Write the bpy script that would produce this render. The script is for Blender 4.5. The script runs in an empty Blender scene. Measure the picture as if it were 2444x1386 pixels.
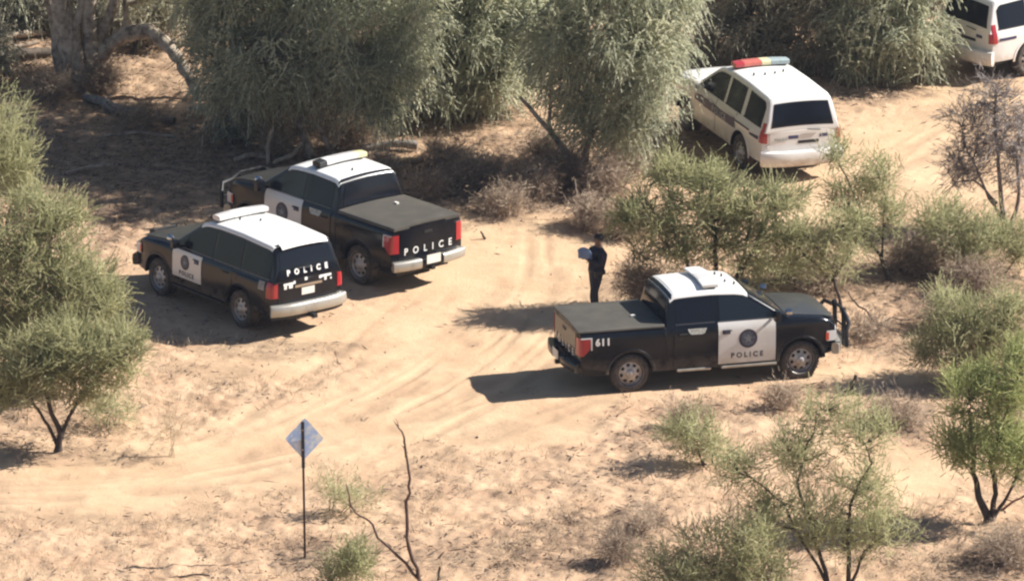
import bpy, bmesh, math, random
import numpy as np
from mathutils import Vector, Matrix
sc = bpy.context.scene
C = sc.collection
PI = math.pi
rad = math.radians

# ------------------------------------------------------------------ camera
PITCH, FPX, DIST, ROLL = 0.297, 23549.0, 210.1, 0.0084
_f = np.array([0, math.cos(PITCH), -math.sin(PITCH)])
_r0 = np.array([1., 0, 0]); _u0 = np.cross(_r0, _f)
_r = _r0 * math.cos(ROLL) + _u0 * math.sin(ROLL); _u = np.cross(_r, _f)
_C = -_f * DIST
cam = bpy.data.cameras.new('camera'); co = bpy.data.objects.new('camera', cam); C.objects.link(co)
cam.sensor_width = 36; cam.lens = FPX / 2444 * 36; cam.clip_start = 5; cam.clip_end = 3000
m = Matrix(((_r[0], _u[0], -_f[0], _C[0]), (_r[1], _u[1], -_f[1], _C[1]), (_r[2], _u[2], -_f[2], _C[2]), (0, 0, 0, 1)))
co.matrix_world = m
sc.camera = co

# ------------------------------------------------------------------ light
SUN_EL, SUN_AZ = rad(38), rad(13.5)          # azimuth measured from +X towards +Y
w = bpy.data.worlds.new('World'); sc.world = w; w.use_nodes = True
nt = w.node_tree; bg = nt.nodes['Background']
sky = nt.nodes.new('ShaderNodeTexSky'); sky.sky_type = 'NISHITA'; sky.sun_disc = False
sky.sun_elevation = SUN_EL; sky.sun_rotation = PI / 2 - SUN_AZ; sky.altitude = 400
nt.links.new(sky.outputs[0], bg.inputs[0]); bg.inputs[1].default_value = 0.05
sl = bpy.data.lights.new('sun', 'SUN'); so = bpy.data.objects.new('sun', sl); C.objects.link(so)
sl.energy = 5.0; sl.angle = rad(0.55); sl.color = (1, .95, .87)
sd = Vector((math.cos(SUN_EL) * math.cos(SUN_AZ), math.cos(SUN_EL) * math.sin(SUN_AZ), math.sin(SUN_EL)))
so.rotation_euler = sd.to_track_quat('Z', 'Y').to_euler(); so.location = sd * 60
sc.view_settings.view_transform = 'Standard'; sc.view_settings.look = 'None'
sc.view_settings.exposure = 1.02; sc.view_settings.gamma = 1
sc.cycles.filter_width = 2.35
sc.cycles.max_bounces = 10; sc.cycles.diffuse_bounces = 6; sc.cycles.transmission_bounces = 8; sc.cycles.transparent_max_bounces = 8

# ------------------------------------------------------------------ helpers
def G(px, py, z=0.0):
    """ground point seen at a place of the picture (2444 px wide)"""
    d = _f * FPX + _r * (px - 1222) - _u * (py - 693)
    t = (z - _C[2]) / d[2]
    p = _C + d * t
    return float(p[0]), float(p[1])

def tag(o, label=None, cat=None, group=None, kind=None):
    if label: o['label'] = label
    if cat: o['category'] = cat
    if group: o['group'] = group
    if kind: o['kind'] = kind
    return o
def thing(name, label, cat, loc=(0, 0, 0), rot=(0, 0, 0), group=None):
    o = bpy.data.objects.new(name, None); C.objects.link(o)
    o.location = loc; o.rotation_euler = rot; o.empty_display_size = .3
    return tag(o, label, cat, group)

MATS = {}
def mat(name, col, rough=.5, metal=0., coat=0., emit=None, noise=None, spec=.5, bump=None, dust=None):
    """plain principled material, optionally with a noise pattern towards a second colour"""
    if name in MATS: return MATS[name]
    M = bpy.data.materials.new(name); M.use_nodes = True; t = M.node_tree
    b = t.nodes['Principled BSDF']
    b.inputs['Base Color'].default_value = (*col, 1); b.inputs['Roughness'].default_value = rough
    b.inputs['Metallic'].default_value = metal; b.inputs['Coat Weight'].default_value = coat
    b.inputs['Specular IOR Level'].default_value = spec
    if noise:
        col2, scale, lo, hi = noise
        tc = t.nodes.new('ShaderNodeTexCoord'); n = t.nodes.new('ShaderNodeTexNoise'); n.inputs['Scale'].default_value = scale
        n.inputs['Detail'].default_value = 6; n.inputs['Roughness'].default_value = .65
        mr = t.nodes.new('ShaderNodeMapRange'); mr.inputs[1].default_value = lo; mr.inputs[2].default_value = hi
        mx = t.nodes.new('ShaderNodeMix'); mx.data_type = 'RGBA'
        mx.inputs[6].default_value = (*col, 1); mx.inputs[7].default_value = (*col2, 1)
        t.links.new(tc.outputs['Object'], n.inputs[0]); t.links.new(n.outputs[0], mr.inputs[0])
        t.links.new(mr.outputs[0], mx.inputs[0]); t.links.new(mx.outputs[2], b.inputs['Base Color'])
        if dust:      # road dust caked on sills and lower panels: colour, height where it ends
            sx = t.nodes.new('ShaderNodeSeparateXYZ'); t.links.new(tc.outputs['Object'], sx.inputs[0])
            m1 = t.nodes.new('ShaderNodeMapRange'); m1.inputs[1].default_value = dust[1]; m1.inputs[2].default_value = .38; m1.inputs[4].default_value = .8
            t.links.new(sx.outputs[2], m1.inputs[0])
            n2 = t.nodes.new('ShaderNodeTexNoise'); n2.inputs['Scale'].default_value = 5; n2.inputs['Detail'].default_value = 7; t.links.new(tc.outputs['Object'], n2.inputs[0])
            m2 = t.nodes.new('ShaderNodeMapRange'); m2.inputs[1].default_value = .35; m2.inputs[2].default_value = .6; t.links.new(n2.outputs[0], m2.inputs[0])
            mu = t.nodes.new('ShaderNodeMath'); mu.operation = 'MULTIPLY'; t.links.new(m1.outputs[0], mu.inputs[0]); t.links.new(m2.outputs[0], mu.inputs[1])
            x2 = t.nodes.new('ShaderNodeMix'); x2.data_type = 'RGBA'; x2.inputs[7].default_value = (*dust[0], 1)
            t.links.new(mu.outputs[0], x2.inputs[0]); t.links.new(mx.outputs[2], x2.inputs[6]); t.links.new(x2.outputs[2], b.inputs['Base Color'])
            ra = t.nodes.new('ShaderNodeMapRange'); ra.inputs[3].default_value = rough; ra.inputs[4].default_value = .8; t.links.new(mu.outputs[0], ra.inputs[0]); t.links.new(ra.outputs[0], b.inputs['Roughness'])
        if bump:
            bp = t.nodes.new('ShaderNodeBump'); bp.inputs['Strength'].default_value = bump; bp.inputs['Distance'].default_value = .03
            t.links.new(n.outputs[0], bp.inputs['Height']); t.links.new(bp.outputs[0], b.inputs['Normal'])
    MATS[name] = M
    return M

class MB:
    def __init__(s): s.v = []; s.f = []; s.m = []
    def add(s, vs, fs, mi=0):
        o = len(s.v); s.v += [tuple(map(float, v)) for v in vs]; s.f += [tuple(o + i for i in f) for f in fs]; s.m += [mi] * len(fs)
        return s
    def grid(s, P, closed_u=False, closed_v=False, mi=0):
        nu, nv = len(P), len(P[0]); vs = [p for row in P for p in row]; fs = []
        for i in range(nu if closed_u else nu - 1):
            for j in range(nv if closed_v else nv - 1):
                a = i * nv + j; b = i * nv + (j + 1) % nv; c = ((i + 1) % nu) * nv + (j + 1) % nv; d = ((i + 1) % nu) * nv + j
                fs.append((a, b, c, d))
        return s.add(vs, fs, mi)
    def box(s, x0, x1, y0, y1, z0, z1, mi=0):
        vs = [(x, y, z) for x in (x0, x1) for y in (y0, y1) for z in (z0, z1)]
        return s.add(vs, [(0, 1, 3, 2), (4, 6, 7, 5), (0, 4, 5, 1), (2, 3, 7, 6), (0, 2, 6, 4), (1, 5, 7, 3)], mi)
    def tube(s, pts, r, n=8, mi=0, cap=True):
        pts = [Vector(p) for p in pts]; rs = r if hasattr(r, '__len__') else [r] * len(pts)
        rings = []; ref = None
        for i, p in enumerate(pts):
            t = (pts[min(i + 1, len(pts) - 1)] - pts[max(i - 1, 0)])
            if t.length < 1e-9: t = Vector((0, 0, 1))
            t.normalize()
            if ref is None: ref = Vector((0, 0, 1)) if abs(t.z) < .9 else Vector((1, 0, 0))
            a = t.cross(ref)
            if a.length < 1e-6: a = t.orthogonal()
            a.normalize(); b = a.cross(t); ref = b
            rings.append([p + (a * math.cos(q * 2 * PI / n) + b * math.sin(q * 2 * PI / n)) * rs[i] for q in range(n)])
        o = len(s.v); s.grid(rings, closed_v=True, mi=mi)
        if cap:
            s.f.append(tuple(o + q for q in range(n))[::-1]); s.m.append(mi)
            e = len(s.v) - n; s.f.append(tuple(e + q for q in range(n))); s.m.append(mi)
        return s
    def lathe_y(s, prof, cx, cz, n=32, mi=0):
        """prof: list of (radius, y)"""
        P = [[(cx + r * math.cos(2 * PI * k / n), y, cz + r * math.sin(2 * PI * k / n)) for k in range(n)] for r, y in prof]
        return s.grid(P, closed_v=True, mi=mi)
    def build(s, name, mats, parent=None, angle=38, smooth=True, bevel=0):
        me = bpy.data.meshes.new(name); me.from_pydata(s.v, [], s.f); me.update()
        for M_ in (mats if isinstance(mats, (list, tuple)) else [mats]): me.materials.append(M_)
        me.polygons.foreach_set('material_index', s.m)
        bm = bmesh.new(); bm.from_mesh(me); bmesh.ops.remove_doubles(bm, verts=bm.verts, dist=1e-5)
        bmesh.ops.recalc_face_normals(bm, faces=bm.faces); bm.to_mesh(me); bm.free()
        if smooth:
            me.polygons.foreach_set('use_smooth', [True] * len(me.polygons)); me.set_sharp_from_angle(angle=rad(angle))
        o = bpy.data.objects.new(name, me); C.objects.link(o)
        if parent: o.parent = parent
        if bevel:
            b = o.modifiers.new('bevel', 'BEVEL'); b.width = bevel; b.segments = 2; b.limit_method = 'ANGLE'; b.angle_limit = rad(40)
        return o

def interp(tab):
    xs = [a for a, b in tab]; ys = [b for a, b in tab]
    return lambda x: float(np.interp(x, xs, ys))

# value noise for python side work
_rng = np.random.default_rng(7)
_NT = _rng.random((256, 256))
def vnoise(x, y):
    x = np.asarray(x, float); y = np.asarray(y, float)
    xi = np.floor(x).astype(int); yi = np.floor(y).astype(int); fx = x - xi; fy = y - yi
    fx = fx * fx * (3 - 2 * fx); fy = fy * fy * (3 - 2 * fy)
    a = _NT[xi % 256, yi % 256]; b = _NT[(xi + 1) % 256, yi % 256]; c = _NT[xi % 256, (yi + 1) % 256]; d = _NT[(xi + 1) % 256, (yi + 1) % 256]
    return (a * (1 - fx) + b * fx) * (1 - fy) + (c * (1 - fx) + d * fx) * fy
def fbm(x, y, o=4):
    s = 0; a = .5; t = 0
    for k in range(o):
        s = s + a * vnoise(x * 2 ** k + 17 * k, y * 2 ** k + 31 * k); t += a; a *= .5
    return s / t

# ------------------------------------------------------------------ ground: one sheet
TRK = [  # centre lines of packed pale sand, picture places and half widths in metres
    ([(-150, 1165), (250, 1150), (560, 1100), (830, 1010), (1060, 900), (1200, 800), (1260, 700), (1290, 620)], 2.6),
    ([(1040, 960), (1200, 860), (1290, 760), (1330, 640), (1230, 560)], 2.6),
    ([(880, 990), (1150, 930), (1400, 900), (1800, 860)], 1.6),
    ([(930, 800), (1100, 680), (1250, 560)], 2.2),
    ([(1180, 1030), (1350, 960), (1500, 900)], 1.3),
    ([(1960, 470), (2120, 400), (2250, 320), (2380, 250), (2700, 150)], 3.2),
    ([(2100, 560), (2180, 450)], 2.0),
    ([(640, 860), (900, 780), (1050, 700)], 1.6),
    ([(2080, 1090), (2180, 1130)], 1.4), ([(1850, 900), (2090, 880)], 1.0),
]
RUT = [([(-150, 1240), (350, 1225), (700, 1180), (1000, 1130), (1280, 1060), (1440, 985)], .5, .75),
       ([(420, 1170), (620, 1165), (760, 1150)], .3, .7), ([(-150, 1130), (200, 1135), (480, 1105), (760, 1030), (960, 930), (1120, 820)], .28, 1),
       ([(-150, 1185), (230, 1180), (560, 1145), (830, 1060), (1060, 960), (1250, 860)], .28, 1),
       ([(-150, 1215), (300, 1205), (640, 1170), (960, 1100), (1240, 1020), (1420, 955)], .3, 1),
       ([(-150, 1100), (250, 1105), (430, 1075), (640, 1010), (830, 930)], .22, .7),
       ([(700, 1075), (960, 1010), (1160, 955), (1330, 900)], .22, .9),
       ([(760, 1110), (1010, 1060), (1210, 1010), (1390, 950), (1480, 930)], .22, .9),
       ([(560, 1015), (640, 960), (760, 905), (870, 860)], .2, .8),
       ([(900, 880), (1060, 790), (1190, 690), (1240, 600)], .25, .6), ([(1000, 930), (1180, 830), (1300, 720), (1320, 640)], .25, .6),
       ([(1990, 520), (2120, 440), (2240, 350), (2420, 270)], .3, .7), ([(2060, 560), (2200, 460), (2330, 370), (2444, 320)], .3, .7)]
LITTER_SHADE = [  # leaf litter, dry brush mats and painted tree shade: place, half size in metres (x, y), strength
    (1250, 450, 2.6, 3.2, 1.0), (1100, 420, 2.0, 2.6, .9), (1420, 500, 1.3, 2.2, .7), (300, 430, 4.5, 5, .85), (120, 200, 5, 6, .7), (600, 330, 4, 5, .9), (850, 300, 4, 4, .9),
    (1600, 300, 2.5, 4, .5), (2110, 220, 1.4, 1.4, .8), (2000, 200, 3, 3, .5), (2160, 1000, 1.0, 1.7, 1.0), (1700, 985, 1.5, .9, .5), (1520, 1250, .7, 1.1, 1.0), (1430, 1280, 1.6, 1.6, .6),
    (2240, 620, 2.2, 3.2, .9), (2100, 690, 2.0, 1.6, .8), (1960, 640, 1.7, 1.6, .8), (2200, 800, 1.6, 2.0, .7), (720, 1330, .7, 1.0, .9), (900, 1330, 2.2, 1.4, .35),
    (2400, 1330, 1.6, 2.2, 1.0), (640, 830, 1.4, 1.0, .55), (760, 830, 1.0, .8, .5), (180, 1080, 2.2, .8, .5), (80, 980, 1.6, 2, .5), (1580, 1060, .9, 1.2, .45), (1250, 1330, 2, 1.2, .55),  # the lower right corner patch is an unseen tree's shadow painted in
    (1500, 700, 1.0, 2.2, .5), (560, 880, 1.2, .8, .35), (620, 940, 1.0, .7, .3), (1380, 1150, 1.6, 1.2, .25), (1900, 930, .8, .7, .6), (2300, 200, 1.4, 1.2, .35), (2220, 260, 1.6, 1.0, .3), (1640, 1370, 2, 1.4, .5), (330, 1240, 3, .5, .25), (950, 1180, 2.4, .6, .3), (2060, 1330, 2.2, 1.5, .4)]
def seg_dist(X, Y, pts):
    P = [G(*p) for p in pts]; D = np.full(X.shape, 1e9)
    for (ax, ay), (bx, by) in zip(P[:-1], P[1:]):
        dx, dy = bx - ax, by - ay; L = dx * dx + dy * dy + 1e-9
        t = np.clip(((X - ax) * dx + (Y - ay) * dy) / L, 0, 1)
        D = np.minimum(D, np.hypot(X - ax - t * dx, Y - ay - t * dy))
    return D
def smoother(pts, n=5):
    """Catmull Rom through picture points"""
    P = [pts[0]] + list(pts) + [pts[-1]]; out = []
    for i in range(1, len(P) - 2):
        for k in range(n):
            t = k / n; p0, p1, p2, p3 = P[i - 1], P[i], P[i + 1], P[i + 2]
            out.append(tuple(.5 * (2 * p1[j] + (p2[j] - p0[j]) * t + (2 * p0[j] - 5 * p1[j] + 4 * p2[j] - p3[j]) * t * t + (3 * p1[j] - p0[j] - 3 * p2[j] + p3[j]) * t ** 3) for j in (0, 1)))
    return out + [pts[-1]]
STREAK = [([(-150, 1175), (250, 1165), (560, 1125), (830, 1040), (1060, 930), (1230, 800), (1290, 680), (1300, 600)], 2.6, 1.0),
          ([(640, 1120), (900, 1065), (1150, 1000), (1400, 930), (1600, 900)], 1.7, .9), ([(1960, 560), (2120, 450), (2250, 360), (2444, 260)], 2.2, .6), ([(480, 1060), (700, 960), (900, 860), (1060, 720)], 1.3, .5)]
def streaks(X, Y):
    out = np.zeros(X.shape)
    for q, (pts, hw, st) in enumerate(STREAK):
        Pp = [G(*p) for p in smoother(pts, 4)]; D = np.full(X.shape, 1e9); S = np.zeros(X.shape); A = np.zeros(X.shape); acc = 0
        for (ax, ay), (bx, by) in zip(Pp[:-1], Pp[1:]):
            dx, dy = bx - ax, by - ay; L2 = dx * dx + dy * dy + 1e-9; L = math.sqrt(L2)
            t = np.clip(((X - ax) * dx + (Y - ay) * dy) / L2, 0, 1)
            d = np.hypot(X - ax - t * dx, Y - ay - t * dy); sg = ((X - ax) * dy - (Y - ay) * dx) / L
            k = d < D; D = np.where(k, d, D); S = np.where(k, sg, S); A = np.where(k, acc + t * L, A); acc += L
        n = fbm(S * 3.1 + 40 * q, A * .16 + 5, 3); n2 = fbm(S * 1.1 + 9, A * .3 + 60 + q, 2)
        out = np.maximum(out, st * np.clip((n - .48) * 4.5, 0, 1) * np.clip(n2 * 2.4 - .5, 0, 1) * np.exp(-(D / hw) ** 2))
    return out
def masks(X, Y):
    n1 = fbm(X * .8 + 50, Y * .5 + 50, 4); n2 = fbm(X * 3 + 9, Y * 2 + 90, 3)
    tr = np.zeros(X.shape)
    for pts, hw in TRK:
        d = seg_dist(X, Y, pts) + (n1 - .5) * 2.2 + (n2 - .5) * 1.2
        tr = np.maximum(tr, np.clip(1 - (d - hw * .55) / (hw * .6), 0, 1))
    tr = tr * tr * (3 - 2 * tr)
    dk = np.zeros(X.shape)
    for px, py, sx, sy, st in LITTER_SHADE:
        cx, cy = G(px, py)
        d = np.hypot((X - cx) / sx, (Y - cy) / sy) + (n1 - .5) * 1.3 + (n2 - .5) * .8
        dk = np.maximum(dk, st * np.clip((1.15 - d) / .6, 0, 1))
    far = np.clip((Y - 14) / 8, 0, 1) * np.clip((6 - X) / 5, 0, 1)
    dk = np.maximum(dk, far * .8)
    ru = np.zeros(X.shape)
    n3 = np.clip((fbm(X * 1.1 + 70, Y * .9 + 20, 3) - .3) * 3.2, .15, 1)
    for pts, hw, st in RUT:
        d = seg_dist(X, Y, smoother(pts)) + (n2 - .5) * .3 + (n1 - .5) * .3
        ru = np.maximum(ru, st * np.exp(-(d / hw) ** 2))
    return tr * (1 - dk * .6), dk, np.maximum(ru * n3 * .75, streaks(X, Y))
def height(X, Y, full=True):
    X = np.asarray(X, float); Y = np.asarray(Y, float)
    n = (fbm(X * .35 + 3, Y * .35 + 8, 3) - .5) * .16
    if full:
        tr, dk, ru = masks(X, Y)
        n = n + (fbm(X * 2.6, Y * 2.6, 4) - .5) * (.13 * (1 - tr) + .03)
        n = n + (fbm(X * 9, Y * 9, 2) - .5) * (.055 * (1 - tr) + .012)
        d2 = np.zeros(X.shape)
        n = n - ru * .06 + dk * .02
    return n
# keep the ground level and low where the vehicles stand
VEH = {'a': (2.18, -6.06, rad(16.4)), 'b': (-2.56, 1.13, rad(128.4)), 'c': (-4.96, -2.17, rad(127.8)), 'd': (5.91, 9.5, rad(112.8)), 'e': (11.25, 17.9, rad(38))}
def vflat(X, Y):
    f = np.zeros(X.shape)
    for (vx, vy, a) in VEH.values():
        lx = (X - vx) * math.cos(a) + (Y - vy) * math.sin(a); ly = -(X - vx) * math.sin(a) + (Y - vy) * math.cos(a)
        d = np.hypot(np.maximum(np.abs(lx - 1.6) - 2.6, 0), np.maximum(np.abs(ly) - 1.0, 0))
        f = np.maximum(f, np.clip(1 - d / .9, 0, 1))
    return f
def HZ(x, y):
    X = np.array([float(x)]); Y = np.array([float(y)])
    return float((height(X, Y) * (1 - vflat(X, Y)))[0])
def ground():
    def axis(a, b, st, far):
        mid = np.arange(a, b + st * .5, st); g = [0]
        out = []; d = st
        while (out[-1] if out else 0) < far: d *= 1.35; out.append((out[-1] if out else 0) + d)
        out = np.array(out)
        return np.concatenate([(a - out)[::-1], mid, b + out])
    xs = axis(-14, 15, .065, 900); ys = axis(-24, 27, .075, 900)
    X, Y = np.meshgrid(xs, ys, indexing='ij')
    tr, dk, ru = masks(X, Y)
    fl = vflat(X, Y)
    near = (np.abs(X) < 60) & (np.abs(Y) < 90)
    Z = height(X, Y) * (1 - fl) * np.where(near, 1, .0)
    V = np.stack([X, Y, Z], -1).reshape(-1, 3)
    nx, ny = X.shape
    idx = np.arange(nx * ny).reshape(nx, ny)
    F = np.stack([idx[:-1, :-1], idx[1:, :-1], idx[1:, 1:], idx[:-1, 1:]], -1).reshape(-1, 4)
    me = bpy.data.meshes.new('ground')
    me.vertices.add(len(V)); me.vertices.foreach_set('co', V.ravel().astype(np.float32))
    me.loops.add(F.size); me.loops.foreach_set('vertex_index', F.ravel().astype(np.int32))
    me.polygons.add(len(F)); me.polygons.foreach_set('loop_start', (np.arange(len(F)) * 4).astype(np.int32))
    me.update(calc_edges=True)
    me.polygons.foreach_set('use_smooth', np.ones(len(F), bool))
    for nme, arr in (('packed', tr), ('litter', dk), ('rut', ru)):
        a = me.attributes.new(nme, 'FLOAT', 'POINT'); a.data.foreach_set('value', arr.ravel().astype(np.float32))
    M = bpy.data.materials.new('sandy_ground'); M.use_nodes = True; t = M.node_tree; N = t.nodes; L = t.links
    b = N['Principled BSDF']; b.inputs['Roughness'].default_value = .95; b.inputs['Specular IOR Level'].default_value = .15
    geo = N.new('ShaderNodeNewGeometry')
    def noise(s, det=5, ro=.6, sx=1, sy=1):
        mp = N.new('ShaderNodeMapping'); mp.inputs['Scale'].default_value = (sx, sy, 1)
        n = N.new('ShaderNodeTexNoise'); n.inputs['Scale'].default_value = s; n.inputs['Detail'].default_value = det; n.inputs['Roughness'].default_value = ro
        L.new(geo.outputs['Position'], mp.inputs[0]); L.new(mp.outputs[0], n.inputs[0]); return n.outputs[0]
    def attr(n):
        a = N.new('ShaderNodeAttribute'); a.attribute_name = n; return a.outputs['Fac']
    def rng(v, a, b_, c=0, d=1):
        r = N.new('ShaderNodeMapRange'); r.inputs[1].default_value = a; r.inputs[2].default_value = b_; r.inputs[3].default_value = c; r.inputs[4].default_value = d
        L.new(v, r.inputs[0]); return r.outputs[0]
    def mix(f, a, b_):
        x = N.new('ShaderNodeMix'); x.data_type = 'RGBA'
        if isinstance(f, float): x.inputs[0].default_value = f
        else: L.new(f, x.inputs[0])
        for i, q in ((6, a), (7, b_)):
            if isinstance(q, tuple): x.inputs[i].default_value = (*q, 1)
            else: L.new(q, x.inputs[i])
        return x.outputs[2]
    def mul(a, b_):
        x = N.new('ShaderNodeMath'); x.operation = 'MULTIPLY'; L.new(a, x.inputs[0])
        if isinstance(b_, float): x.inputs[1].default_value = b_
        else: L.new(b_, x.inputs[1])
        return x.outputs[0]
    pk, lt, rt = attr('packed'), attr('litter'), attr('rut')
    soil = mix(rng(noise(.9, 4), .35, .65), (.46, .298, .19), (.56, .39, .257))
    soil = mix(rng(noise(5.5, 6, .7), .52, .68, 0, .5), soil, (.27, .185, .13))
    soil = mix(rng(noise(11, 4, .7), .56, .68, 0, .7), soil, (.62, .47, .34))
    sand = mix(rng(noise(.6, 4), .36, .64), (.53, .355, .222), (.62, .445, .285))
    sand = mix(rng(noise(7, 5, .7), .58, .72, 0, .5), sand, (.38, .26, .17))
    c = mix(pk, soil, sand)
    c = mix(mul(rt, .75), c, (.36, .24, .155))
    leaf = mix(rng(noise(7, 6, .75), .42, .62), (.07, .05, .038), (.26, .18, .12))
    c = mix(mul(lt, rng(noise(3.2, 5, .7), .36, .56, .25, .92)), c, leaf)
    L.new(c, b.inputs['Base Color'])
    bp = N.new('ShaderNodeBump'); bp.inputs['Strength'].default_value = .55; bp.inputs['Distance'].default_value = .05
    L.new(noise(14, 6, .75), bp.inputs['Height']); L.new(bp.outputs[0], b.inputs['Normal'])
    me.materials.append(M)
    o = bpy.data.objects.new('ground', me); C.objects.link(o); tag(o, kind='structure', label='pale sandy desert ground with tyre ruts and leaf litter')
ground()
# ------------------------------------------------------------------ materials
BLACK = mat('black_paint', (.005, .006, .010), .2, coat=.12, spec=.32, noise=((.016, .016, .018), 1.7, .5, .85), dust=((.11, .088, .07), .74))
BLACKTOP = mat('dusty_black_paint', (.034, .035, .036), .38, coat=.25, noise=((.055, .052, .047), 2.5, .35, .7))
WHITE = mat('white_paint', (.80, .79, .77), .3, coat=.5)
WHITED = mat('dusty_white_paint', (.67, .65, .63), .3, coat=.5, noise=((.58, .53, .48), 1.3, .5, .85), dust=((.40, .31, .23), .72))
GLASS = mat('tinted_glass', (.008, .010, .016), .08, spec=.25)
GLASS2 = mat('cab_glass', (.014, .019, .026), .06, spec=.35)
CHROME = mat('chrome', (.55, .55, .55), .22, metal=1)
STEEL = mat('painted_steel_rim', (.50, .48, .47), .45, metal=.3, noise=((.24, .20, .18), 6, .4, .7))
RUBBER = mat('dusty_tyre_rubber', (.035, .031, .029), .85, noise=((.12, .095, .078), 9, .4, .7))
DARK = mat('black_plastic', (.012, .012, .014), .55)
RED = mat('red_lens', (.36, .022, .028), .25, coat=.5)
REDP = mat('pale_red_lens', (.52, .13, .10), .25, coat=.5)
CLEAR = mat('clear_lens', (.62, .60, .60), .18, coat=.5)
AMBER = mat('amber_lens', (.72, .66, .40), .25, coat=.4)
BLUEL = mat('blue_grey_lens', (.34, .41, .42), .25, coat=.4)
INK = mat('navy_lettering', (.025, .025, .05), .5)
WINK = mat('white_lettering', (.82, .82, .80), .35)
EMB = mat('emblem_grey_blue', (.10, .12, .16), .5, noise=((.05, .05, .07), 14, .45, .6))
EMBR = mat('emblem_ring', (.035, .03, .05), .5)
VINYL = mat('tonneau_vinyl', (.062, .056, .047), .62, noise=((.085, .076, .062), 3, .4, .7))
PLATE = mat('licence_plate_white', (.75, .72, .66), .4)
SILVER = mat('silver_bumper', (.46, .44, .40), .38, metal=.55, noise=((.30, .26, .22), 4, .5, .8))
SEAM = mat('seam_black', (.004, .004, .005), .7)
SEAT = mat('grey_seat_cloth', (.34, .34, .33), .9)

class Car:
    """surface functions of one body, shared by every panel, window and letter on it"""
    def __init__(s, **k): s.__dict__.update(k)
    def Y(s, x, z):
        W = s.W
        if z <= s.belt:
            y = W - .022 * ((z - .80) / .5) ** 2 - .04 * max(0, (z - (s.belt - .16)) / .16) ** 2
        else:
            yb = W - .022 * ((s.belt - .8) / .5) ** 2 - .045; y = yb + (s.roofy - yb) * (z - s.belt) / (s.roofz - s.belt)
        # plan taper of nose and tail
        d = x - (s.xf - .9)
        if d > 0: y -= .10 * (d / .9) ** 2.2
        d = (s.xr + .5) - x
        if d > 0: y -= s.tail * (d / .5) ** 2
        return y
    def lower(s, x): return s.zt(x)

def stations(tab, st=.1, extra=()):
    xs = set()
    k = [a for a, b in tab]
    for a, b in zip(k[:-1], k[1:]):
        n = max(1, round((b - a) / st))
        for i in range(n + 1): xs.add(round(a + (b - a) * i / n, 4))
    for e in extra: xs.add(round(e, 4))
    return sorted(xs)
FR = [0, .12, .28, .45, .62, .76, .86, .93, .97, 1.0]
TV = [-1, -.985, -.94, -.8, -.5, 0, .5, .8, .94, .985, 1]
def loft(mb, car, xs, zb, zt, rnd=.07, crown=.03, off=0., xface=None, mi=0, ybase=None):
    """closed body: sides follow car.Y, top edge rounded with radius rnd"""
    nx = len(xs); rows = []
    for i, x in enumerate(xs):
        b, t = zb(x), zt(x)
        t = max(t, b + .02)
        ring = []
        def pos(tt, fr):
            z = b + (t - b) * fr
            y = (ybase or car.Y)(x, z) + off
            d = t - z
            r = min(rnd, (t - b) * .9)
            if d < r: y -= r - math.sqrt(max(0, r * r - (r - d) ** 2))
            zz = z
            if fr >= 1: zz = t + crown * (1 - tt * tt)
            xx = x
            if xface: xx = xface(x, tt if fr >= 1 or True else 1, z)
            return (xx, y * tt, zz)
        for fr in FR: ring.append(pos(1, fr))
        for tt in TV[::-1][1:-1]: ring.append(pos(tt, 1.0))
        for fr in FR[::-1]: ring.append(pos(-1, fr))
        for tt in TV[1:-1]: 
            p = pos(tt, 0); ring.append(p)
        rows.append(ring)
    n = len(rows[0]); o = len(mb.v)
    mb.grid(rows, closed_v=True, mi=mi)
    # end caps: a fan of quads between both sides
    nf = len(FR); nt = len(TV) - 2
    for e in (0, nx - 1):
        base = o + e * n
        left = [base + k for k in range(nf)]; top = [base + nf + k for k in range(nt)]
        right = [base + nf + nt + k for k in range(nf)][::-1]; bot = [base + 2 * nf + nt + k for k in range(nt)][::-1]
        # rows of interior points by height
        x = xs[e]; b, t = zb(x), max(zt(x), zb(x) + .02)
        gridp = []
        for j, fr in enumerate(FR):
            L_ = mb.v[left[j]]; R_ = mb.v[right[j]]
            if j == nf - 1: mid = [mb.v[k] for k in top]
            elif j == 0: mid = [mb.v[k] for k in bot]
            else:
                mid = []
                for tt in TV[::-1][1:-1]:
                    z = L_[2]; xx = xface(x, tt, z) if xface else x
                    mid.append((xx, L_[1] * tt, z))
            gridp.append([L_] + mid + [R_])
        mb.grid(gridp, mi=mi)
    return mb
def side_patch(mb, car, sgn, x0, x1, zlo, zhi, off=.006, nx=10, nz=6, thick=.012, mi=0, zt=None, rnd=.07):
    """thin panel lying on the side of the car; zlo, zhi numbers or functions of x"""
    fl = zlo if callable(zlo) else (lambda x: zlo); fh = zhi if callable(zhi) else (lambda x: zhi)
    for layer in (0, 1):
        P = []
        for i in range(nx + 1):
            x = x0 + (x1 - x0) * i / nx; r = []
            for j in range(nz + 1):
                z = fl(x) + (fh(x) - fl(x)) * j / nz
                r.append((x, sgn * (car.Y(x, z) + (off if layer else off - thick)), z))
            P.append(r)
        if layer == 0: P0 = P
    mb.grid(P, mi=mi)
    # rim
    loop = [(i, 0) for i in range(nx + 1)] + [(nx, j) for j in range(1, nz + 1)] + [(i, nz) for i in range(nx - 1, -1, -1)] + [(0, j) for j in range(nz - 1, 0, -1)]
    mb.grid([[P[i][j] for i, j in loop], [P0[i][j] for i, j in loop]], closed_v=True, mi=mi)
    return mb
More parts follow.
